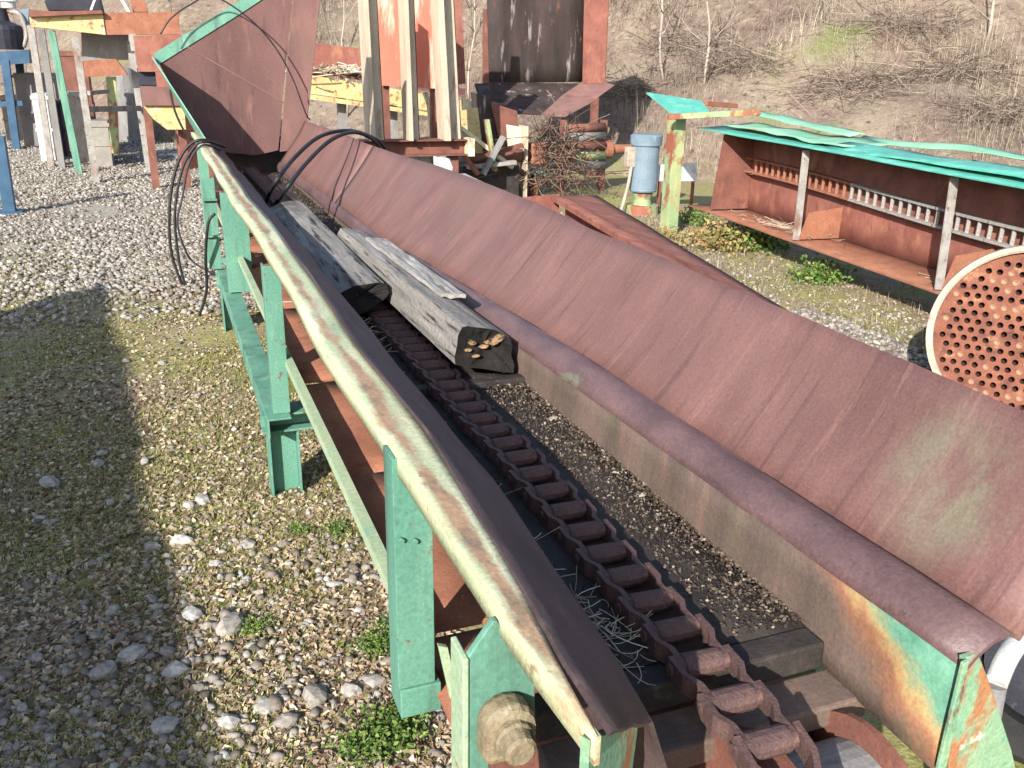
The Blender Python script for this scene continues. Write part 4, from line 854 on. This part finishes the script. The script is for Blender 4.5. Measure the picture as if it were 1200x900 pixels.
for a_, b_, m_, yy_ in (((60,36),(90,182),'green',ym+.5),((48,34),(66,150),'grey',ym+1.3),((36,30),(52,140),'galv',ym+1.5),((155,40),(158,60),'galv',ym)):
    q, w_ = P(*a_,y=yy_), P(*b_,y=yy_); w_ = Vector((w_.x,w_.y,-.05)) if b_[1] > 100 else w_
    MB().bar(q, w_, .10, .10, (0,1,0)).build('leg', m_, ml, .004)
for a_, b_ in (((88,44),(113,214)),((152,48),(175,202))):      # the nearer trestle of grey angle legs
    yy_ = 14.4 if a_[0] < 100 else 15.6
    q, w_ = P(*a_,y=yy_), P(*b_,y=yy_); w_.z = -.03
    mb = MB(); mb.bar(q, w_, .09, .02, (0,1,0)); mb.bar(q+Vector((-.04,.045,0)), w_+Vector((-.04,.045,0)), .015, .09, (0,1,0)); mb.build('leg', 'galv', ml)
q, w_ = P(104,128,y=14.45), P(164,127,y=15.55); MB().bar(q, w_, .04, .08).build('stretcher', 'galv', ml)
q, w_ = P(104,109,y=14.9), P(127,107,y=15.9); MB().bar(q, w_, .04, .06).build('stretcher', 'galv', ml)
prism([(98,71),(136,69),(150,88),(100,90)], ym+.1, .3, 'cross_plate', 'rust_orange', ml)
prism([(95,38),(150,40),(150,70),(96,72)], ym+.6, .5, 'dark_hood', 'grey', ml)
prism([(124,90),(136,90),(140,180),(130,180)], ym+1.2, .1, 'leg', 'green_yellow', ml)
# grey tapered drum
dq = P(158,165,z=0); dr = (P(178,165,y=dq.y)-P(132,165,y=dq.y)).length/2
gdm = empty('grey_drum', dq, 'dark grey tapered drum standing under the raised machine', 'drum')
zt = P(150,78,y=dq.y).z
MB().lathe(dq+Vector((-.05,0,-.03)),(0,0,1),[(0,.001),(0,dr),(.08,dr*1.02),(.12,dr*.97),(zt*.55,dr*.82),(zt,dr*.72),(zt+.01,.001)],28).build('drum_shell', 'grey', gdm); MB().lathe(dq+Vector((-.05,0,zt*.5)),(0,0,1),[(0,dr*.85),(.05,dr*.86),(.06,dr*.82)],28).build('drum_band', 'grey', gdm)
# maroon box and yellow guard behind the hopper
yx = 13.2
mxb = empty('maroon_gearbox', (P(185,150,y=yx).x,yx,0), 'maroon steel box with a square opening beside the hopper', 'gearbox')
prism([(156,42),(212,40),(214,84),(162,84)], yx, .5, 'box_body', 'rust_red', mxb)
prism([(160,84.5),(214,84.5),(214,101),(164,100)], yx+.1, .25, 'dark_opening', 'dark', mxb); prism([(182,84.5),(214,84.5),(214,102),(184,102)], yx+.0, .06, 'cover', 'rust_red', mxb)  # dark block: the opening's shade is put into its colour
prism([(164,101),(214,102),(216,124),(168,124)], yx-.05, .5, 'box_base', 'rust_plate', mxb)
prism([(168,124.5),(216,124.5),(218,152),(196,152),(180,140)], yx, .3, 'yellow_guard', 'yellow', mxb)
for px_ in (172,210): q = P(px_,124,y=yx+.3); MB().box(q.x-.05,q.x+.05,yx+.31,yx+.41,-.05,q.z+.2).build('box_leg', 'rust_brown', mxb)
# blue posts and an unidentified dark machine at far left
q = P(12,250,z=0); t_ = P(-2,160,y=q.y)
b1 = empty('blue_post', q, 'thick blue steel post leaning at the left edge of the gravel', 'post'); MB().bar(q+Vector((0,0,-.05)), t_, .13, .13, (0,1,0)).build('post_body', 'blue_deep', b1, .006); MB().box(q.x-.14,q.x+.14,q.y-.14,q.y+.14,-.03,.03).build('foot_plate', 'blue_deep', b1)
bf = empty('blue_trestle', (P(18,175,z=0).x,P(18,175,z=0).y,0), 'blue steel trestle carrying a dark machine in the left background', 'trestle')
yt = P(18,175,z=0).y
for a_, b_ in (((6,70),(20,178)),((22,70),(36,174)),((-14,70),(-4,176))):
    q, w_ = P(*a_,y=yt+(.0 if a_[0] != 22 else .9)), P(*b_,y=yt+(.0 if a_[0] != 22 else .9)); w_.z = -.05; MB().bar(q, w_, .14, .14, (0,1,0)).build('leg', 'blue_deep', bf, .006)
prism([(-20,62),(34,58),(35,74),(-20,78)], yt-.05, 1.1, 'deck', 'blue_deep', bf)
prism([(-14,120),(26,118),(27,124),(-14,126)], yt-.02, .12, 'brace', 'blue_deep', bf)
dp = empty('capped_machine', (P(8,60,y=yt+.3).x,yt+.3,P(8,58,y=yt+.3).z), 'unidentified dark blue-black machine with white cap standing on the blue trestle', 'pump')
ctr = P(6,58,y=yt+.3)
MB().lathe(ctr,(0,0,1),[(0,.001),(0,.32),(.35,.36),(.42,.34),(.50,.16),(.72,.13),(.74,.001)],20).build('capped_body', 'dark', dp)
zc_ = P(10,10,y=yt+.3).z; MB().lathe(Vector((P(11,10,y=yt+.3).x,yt+.3,ctr.z+.735)),(0,0,1),[(0,.001),(0,.12),(max(.1,zc_-ctr.z-.74),.12),(max(.1,zc_-ctr.z-.74)+.01,.17),(max(.1,zc_-ctr.z-.74)+.06,.15),(max(.1,zc_-ctr.z-.74)+.07,.001)],18).build('cap', 'white', dp)
MB().tube(spline([ctr+Vector((.33,-.1,.05)),ctr+Vector((.42,-.12,.3)),ctr+Vector((.36,-.12,.62)),ctr+Vector((.14,0,.68))],6), .04, 8).build('elbow_pipe', 'galv', dp)
prism([(22,12),(34,10),(33,28),(24,29)], yt+.2, .3, 'blue_box', 'blue', dp)
# more pieces of the yard in the left background
for k, (pts, yy_, m_, nm, lb) in enumerate([
    ([(66,60),(100,60),(102,110),(70,110)], 19.5, 'rust_brown', 'rusty_crate', 'rusty brown crate far behind the raised machine legs'),
    ([(20,88),(62,86),(64,128),(22,130)], 20.5, 'grey', 'grey_crate', 'weathered grey crate far behind the blue trestle'),
    ([(38,110),(54,110),(56,134),(40,134)], 17.6, 'white', 'white_tub', 'small white tub on the gravel behind the machine legs'),
    ([(78,108),(100,108),(102,142),(80,142)], 17.2, 'galv', 'steel_bin', 'pale steel bin between the green leg and the grey trestle'),
    ([(56,118),(70,118),(72,150),(58,150)], 18.4, 'dark', 'black_barrel', 'black barrel on the gravel behind the green machine leg'),
    ([(2,112),(24,112),(26,140),(4,140)], 22.0, 'rust_dark', 'dark_crate', 'dark crate far back between the blue trestle legs'),
    ([(106,142),(126,142),(128,166),(108,166)], 16.6, 'concrete', 'concrete_block', 'concrete block under the raised machine beside the grey drum'),
    ([(205,96),(240,96),(240,140),(205,140)], 16.0, 'rust_red', 'red_crate', 'rust-red crate behind the hopper wing')]):
    q = [P(a_,b_,y=yy_) for a_,b_ in pts]; x0 = min(p.x for p in q); x1 = max(p.x for p in q); z1 = max(p.z for p in q)
    e_ = empty(nm, ((x0+x1)/2,yy_,0), lb, nm.split('_')[-1])
    MB().box(x0,x1,yy_,yy_+.6,-.03,z1).build('shell', m_, e_, .01)
    MB().box(x0-.02,x1+.02,yy_-.02,yy_+.62,z1-.09,z1-.03).build('rim', m_, e_); MB().box(x0-.015,x1+.015,yy_-.015,yy_+.615,z1*.45,z1*.45+.05).build('band', m_, e_)

# unseen screen added out of frame on the left to shade the yard
fn_ = empty('shade_screen', (-3.6,1,0), 'unseen rusty sheet-metal screen added to cast the shadow across the left of the yard', 'shadow screen')
FH = 2.6; hs = FH/math.tan(EL); sx_, sy_ = math.sin(AZ)*hs, math.cos(AZ)*hs
f0 = Vector((-.454-sx_, 7.704-sy_, 0)); f1 = Vector((-.026-sx_, 2.28-sy_, 0)); fd = (f1-f0).normalized()
t = 0; k = 0
while t < 9.5:
    a = f0+fd*t; b = f0+fd*(t+.86)
    MB().poly([a+Vector((0,0,-.05)), b+Vector((0,0,-.05)), b+Vector((0,0,FH-(.03 if k%3 == 1 else 0))), a+Vector((0,0,FH-(.03 if k%3 == 1 else 0)))], (-.03,0,0)).build('screen_panel', 'rust_brown', fn_)
    if k%2 == 0: MB().box(a.x-.11,a.x-.032,a.y-.04,a.y+.04,-.05,FH-.1).build('screen_post', 'rust_brown', fn_)
    t += .862; k += 1

# ------------------------------------------------------------------ ground cover
def gzs(p): return np.array([gz(x,y) for x, y in p[:,:2]])
def scatter(n, y0, y1, xl, xr, power=1.6):
    """denser near the camera; xl/xr functions of y"""
    u = rng.random(n); y = y0*(y1/y0)**(u**(1/power) if False else u); lo = np.array([xl(v) for v in y]); hi = np.array([xr(v) for v in y])
    p = np.stack([lo+(hi-lo)*rng.random(n), y, np.zeros(n)],1); return p
def keep(p, thr, sc, seed, soft=.15):
    v = np.array([vn(x,y,sc,seed) for x, y in p[:,:2]]); return p[v+rng.normal(0,soft,len(p)) > thr]
left_l = lambda y: -.20*y-.55; left_r = lambda y: .75 if y < 9 else 1.6
mid_l = lambda y: 1.25; mid_r = lambda y: 5.6
Ps = [scatter(3200,1.3,9,left_l,left_r), keep(scatter(5000,1.3,9,left_l,left_r), .08, .9, 11), keep(scatter(3000,1.3,3.4,left_l,left_r), -.02, .9, 13)]
near = np.vstack(Ps)
sz = (.006+.026*rng.beta(1.1,3.6,len(near)))*np.where(near[:,1] < 3.2, 1.15, .85); near[:,2] = gzs(near)
far = scatter(46000,6.6,26,left_l,left_r); szf = rng.uniform(.014,.042,len(far)); far[:,2] = gzs(far)
farp = keep(far.copy(), -.22, .5, 4, .25); szf = rng.uniform(.008,.036,len(farp))
mid = keep(scatter(9000,2.5,13,mid_l,mid_r), .0, .8, 21); mid[:,2] = gzs(mid); szm = .010+.028*rng.beta(1.2,3.5,len(mid))
right_pale = np.stack([rng.uniform(3.5,4.6,2600), rng.uniform(3.0,5.4,2600), np.zeros(2600)],1); right_pale[:,2] = gzs(right_pale); szr = rng.uniform(.012,.035,2600)
allp = np.vstack([near, farp, mid, right_pale]); alls = np.concatenate([sz, szf, szm, szr])
V, F, r = stones(allp, alls, sink=.25)
props(link('gravel', fast('gravel', V, F, r), 'gravel'), 'loose pale gravel strewn over the yard', 'gravel', kind='stuff')
lit = np.vstack([keep(scatter(110000,1.3,16,left_l,left_r), -.25, 1.3, 31), keep(scatter(26000,2.5,13,mid_l,mid_r), -.35, 1.1, 33)]); lit[:,2] = gzs(lit)
V, F, r = flakes(lit, rng.uniform(.005,.017,len(lit)), .5)
props(link('leaf_litter', fast('leaf_litter', V, F, r), 'litter'), 'dry brown leaf litter over the yard', 'leaf litter', kind='stuff')
gr = np.vstack([keep(scatter(190000,1.3,10,left_l,left_r), -.10, 1.1, 41, .14), keep(scatter(9000,2.5,12,mid_l,mid_r), .25, 1.1, 43)]); gr[:,2] = gzs(gr)
V, F, r = blades(gr, rng.uniform(.006,.022,len(gr)), 1.2, .13)
props(link('grass', fast('grass', V, F, r), 'grass'), 'short mossy grass growing through the yard gravel', 'grass', kind='stuff')

# larger stones one can pick out
def rock(p, s, label):
    bm = bmesh.new(); bmesh.ops.create_icosphere(bm, subdivisions=2, radius=1); sd_ = random.uniform(0,50)
    ax = (s*random.uniform(.95,1.2), s*random.uniform(.65,.9), s*random.uniform(.45,.65)); rz = Matrix.Rotation(random.uniform(0,6.28),3,'Z')
    for v in bm.verts:
        c = v.co.copy(); k = 1+.38*noise.noise(c*1.3+Vector((sd_,0,0)))+.10*noise.noise(c*3+Vector((sd_,3,0)))
        q = Vector((round(c.x*k*2.2)/2.2*.35+c.x*k*.65, round(c.y*k*2.2)/2.2*.35+c.y*k*.65, c.z*k)); v.co = rz@Vector((q.x*ax[0],q.y*ax[1],q.z*ax[2]))+Vector((p.x,p.y,p.z+ax[2]*.45))
    me = bpy.data.meshes.new('stone'); bm.to_mesh(me); n = len(bm.verts); bm.free()
    a_ = me.attributes.new('rnd','FLOAT','POINT'); a_.data.foreach_set('value', [random.uniform(.55,.98)]*n)
    props(link('stone', me, 'gravel'), label, 'stone', 'larger stones lying on the yard')
ROCKS = [(213,637,.043,'large pale angular stone at the edge of the shade on the yard'),(180,643,.032,'pale stone just left of the largest angular stone at the shade edge'),(58,568,.055,'long flat tan stone lying in the shade at far left'),
 (120,532,.028,'pale stone at the top of the shaded stone cluster'),(170,542,.028,'white-topped stone at the shade edge right of the shaded cluster'),(116,545,.030,'grey stone in the shaded cluster above the flat tan stone'),(130,592,.030,'pale grey stone in the shade right of the flat tan stone'),
 (237,588,.040,'cream stone in the sun left of the green stub leg'),(222,594,.030,'cream stone touching the one left of the green stub leg'),(148,424,.030,'small pale stone on the shade edge in mid yard'),(190,426,.028,'small pale stone in sunlit grass in mid yard'),
 (225,722,.045,'tan block of stone on the shade edge in the foreground'),(270,738,.050,'broad grey-tan stone in the sun below the shade edge'),(252,662,.022,'small white stone in the sun above the foreground stones'),(290,640,.030,'flat tan stone in the sunlit grass'),
 (122,790,.040,'dark grey stone in the foreground shade among gravel'),(155,770,.045,'grey stone in the foreground shade near the edge'),(205,790,.042,'long grey stone in the shade below the tan block'),(195,855,.045,'large grey stone near the bottom edge in shade'),
 (310,830,.040,'pale grey stone in the sun near the bottom of the yard'),(370,820,.045,'pale blue-grey stone in the sun near the conveyor foot'),(335,848,.036,'flat grey stone near the bottom beside sunlit weeds'),(438,800,.040,'pale grey flat stone by the green post foot'),(412,812,.034,'small tan stone by the green post foot'),(268,850,.038,'grey split stone at the bottom edge of the shade'),(45,610,.026,'pale blue stone at the left of the shaded yard'),(65,612,.024,'white stone next to the pale blue one at left')]
for px_, py_, s_, lb in ROCKS: rock(P(px_,py_,z=0), s_*random.uniform(.85,1.0), lb)

# weeds: single leafy plants
def weed(p, s, n, label, m='weed'):
    root = empty('weed', p, label, 'weed', 'weeds in the yard')
    pos = np.stack([p.x+rng.normal(0,s*.45,n), p.y+rng.normal(0,s*.45,n), p.z+np.abs(rng.normal(0,s*.28,n))],1)
    V, F, r = flakes(pos, rng.uniform(.03,.075,n)*s+.0025, .8, .6); link('leaves', fast('leaves', V, F, r), m, root)
    V, F, r = blades(np.stack([p.x+rng.normal(0,s*.3,14), p.y+rng.normal(0,s*.3,14), np.full(14,p.z-.005)],1), rng.uniform(.4,.8,14)*s, .5, .03); link('stems', fast('stems', V, F, r), m, root)
for px_, py_, s_, n_, lb, m_ in [(462,862,.10,420,'clump of bright green clover at the bottom beside the post foot','weed'),(428,880,.09,300,'low green weed left of the bright clover clump','weed'),(440,760,.07,260,'leafy green weed left of the near green post','weed'),(455,735,.05,160,'small green weed touching the near green post','weed'),
    (395,625,.06,200,'small green weed below the green stub leg','weed'),(350,625,.05,150,'low green weed in front of the stub leg foot','weed'),(300,740,.06,160,'sprawling green weed in the sunny gravel','weed'),(640,880,.06,160,'green weed under the bearing bracket','weed'),
    (845,290,.40,520,'yellowing weed clump in front of the rusty girder','weed_yellow'),(885,292,.34,420,'green leafy weed under the girder beside the yellowing clump','weed'),(812,262,.26,300,'green weed at the foot of the green and yellow post','weed'),(960,330,.30,300,'dull green weed below the middle of the girder','weed'),(780,282,.20,200,'yellow weed against the base of the green and yellow post','weed_yellow'),(200,150,.35,380,'patch of fresh green weed beside the grey drum','weed')]:
    weed(P(px_,py_,z=.0), s_, int(n_*2.6), lb, m_)
# dry stalks under the girder
p = np.stack([rng.uniform(4.0,6.0,4200), rng.uniform(4.0,9.2,4200), np.zeros(4200)],1); p = p[(p[:,0] < 4.9+.09*(p[:,1]-4.5)+.9)]
V, F, r = blades(p, rng.uniform(.03,.13,len(p)), 1.6, .02)
props(link('dry_stalks', fast('dry_stalks', V, F, r), 'brush'), 'dry weed stalks and dead stems below the girder', 'dead weeds', kind='stuff')

# ------------------------------------------------------------------ brush and saplings on the hillside
def bank_pts(n):
    s_ = rng.random(n)**1.25*15; tt = rng.uniform(-17,13,n); x = 6.0+.78*(s_+3.2)+tt*.62; y = 8.2+.62*(s_+3.2)-tt*.78
    ok = np.array([bank_s(a,b) > .05 for a, b in zip(x, y)]); x, y = x[ok], y[ok]
    d = np.array([vn(a,b,.45,17)+.6*vn(a,b,1.4,19) for a, b in zip(x,y)]); ok = d+rng.normal(0,.2,len(d)) > -.22; x, y, d = x[ok], y[ok], d[ok]
    return np.stack([x, y, np.array([bank_z(a,b)-.03 for a, b in zip(x,y)])],1), d
def toned(pos, r, k, dark=0.):
    t = np.clip(.5+.9*np.array([vn(x,y,.28,23)+.7*vn(x,y,1.1,29) for x, y in pos[:,:2]])-dark,0,1); return np.clip(np.repeat(t,k)*.6+r*.45,0,1)
pos, dens = bank_pts(95000)
V, F, r = blades(pos, rng.uniform(.10,.42,len(pos))*(.7+.9*np.clip(dens+.2,0,1)), 1.5, .014, None, 3); r = toned(pos, r, 8)
pos2, dens2 = bank_pts(17000)
V2, F2, r2 = blades(pos2, rng.uniform(.45,1.15,len(pos2))*(.6+.6*np.clip(dens2+.3,0,1)), 1.3, .0055, None, 4); r2 = toned(pos2, r2, 10, .1)
V, F, r = np.vstack([V,V2]), np.vstack([F,F2+len(V)]), np.concatenate([r,r2])
props(link('dead_brush', fast('dead_brush', V, F, r), 'brush'), 'tan dead brush and bramble covering the hillside', 'brush', kind='stuff')
def sapling(x, y, h, lean, m, label, nb=9, r0=.03):
    z = bank_z(x,y)-.1; root = empty('sapling', (x,y,z), label, 'sapling', 'bare saplings on the hillside')
    path = [Vector((x+lean*t*t*h+.05*h*noise.noise(Vector((t*3,x,y))), y+.05*h*noise.noise(Vector((t*3,y,x))), z+h*t)) for t in np.linspace(0,1,9)]
    MB().tube(path, [r0*(1-.8*t) for t in np.linspace(0,1,9)], 6).build('trunk', m, root)
    for k in range(nb):
        t = random.uniform(.25,.95); i = int(t*8); b = path[i]; az = random.uniform(0,6.28); l = h*random.uniform(.12,.30)
        d = Vector((math.cos(az)*.7,math.sin(az)*.7,random.uniform(.3,.9))); pts = [b+d*l*q+Vector((0,0,.15*l*q*q))+Vector((random.gauss(0,.02),random.gauss(0,.02),0)) for q in (0,.35,.7,1)]
        mb = MB().tube(pts, [r0*.4,r0*.3,r0*.2,r0*.08], 5)
        for _ in range(3):
            c = pts[random.randint(1,3)]; e_ = Vector((random.gauss(0,.5),random.gauss(0,.5),random.uniform(.1,.6)))*l*.5; mb.tube([c, c+e_*.5, c+e_], [r0*.16,r0*.11,r0*.05], 4)
        mb.build('branch', m, root)
def on_bank(px, py):
    for yv in np.arange(9, 40, .1):
        q = P(px, py, y=float(yv))
        if bank_s(q.x,q.y) > 0 and q.z < bank_z(q.x,q.y): return q
    return P(px, py, y=20.)
for px_, py_, sp_, n_, lb in [(1010,105,.55,420,'mauve bramble bush in the middle of the slope above the girder'),(880,75,.5,300,'low grey bramble bush left of the forked bush'),(1120,85,.55,360,'wide bramble bush high on the slope at right'),(1180,135,.5,340,'bramble bush at the right edge just above the girder'),(740,110,.45,300,'brown bramble bush right of the rusty bin'),(800,55,.5,280,'thin bramble bush high between two pale saplings'),(1060,30,.6,300,'faint bramble bush near the top of the slope')]:
    q = on_bank(px_, py_); V, F, r = tangle(n_, q.x, q.y, q.z-.05, sp_, sp_*.8, .16, .55, .0055, .55)
    V[:,2] = np.maximum(V[:,2], np.array([bank_z(x,y) for x, y in V[:,:2]])-.05)
    o = props(link('bramble_bush', fast('bramble_bush', V, F, np.array(r)*.75), 'brush'), lb, 'bush', 'bramble bushes on the hillside')
SAP = [(775,70,15.5,3.4,-.05,'twig','pale leaning sapling right of the rusty bin'),(825,85,14.5,3.0,.02,'twig','pale thin sapling standing above the blue pump'),(955,90,14.2,2.4,-.18,'twig_dark','dark forked bush leaning left in the middle of the hillside'),(1150,70,12.5,2.6,.03,'twig','pale sapling near the right top of the hillside'),(1040,60,14.0,2.2,.2,'twig_dark','thin dark sapling right of the forked bush'),(890,40,16.5,2.6,-.1,'twig','pale sapling high on the slope above the girder end'),
       (760,40,18,3.0,.1,'twig','thin pale sapling high behind the rusty bin'),(400,40,19,3.0,.05,'twig','pale sapling seen between hopper and beige posts'),(385,35,21,3.2,-.12,'twig_dark','dark sapling just right of the hopper post'),(550,55,18,3.0,.08,'twig','pale sapling left of the rusty bin'),(555,40,20,3.0,-.1,'twig_dark','dark sapling behind the beige posts'),(190,5,24,3.5,.1,'twig_dark','dark sapling far behind the orange beam'),(20,10,26,4.0,-.05,'twig_dark','dark sapling at the far top left')]
for px_, py_, yv, h_, ln, m_, lb in SAP:
    q = P(px_,py_,y=yv); sapling(q.x, q.y, h_, ln, m_, lb, 10 if 'bush' not in lb else 22, .028 if 'twig' == m_ else .024)
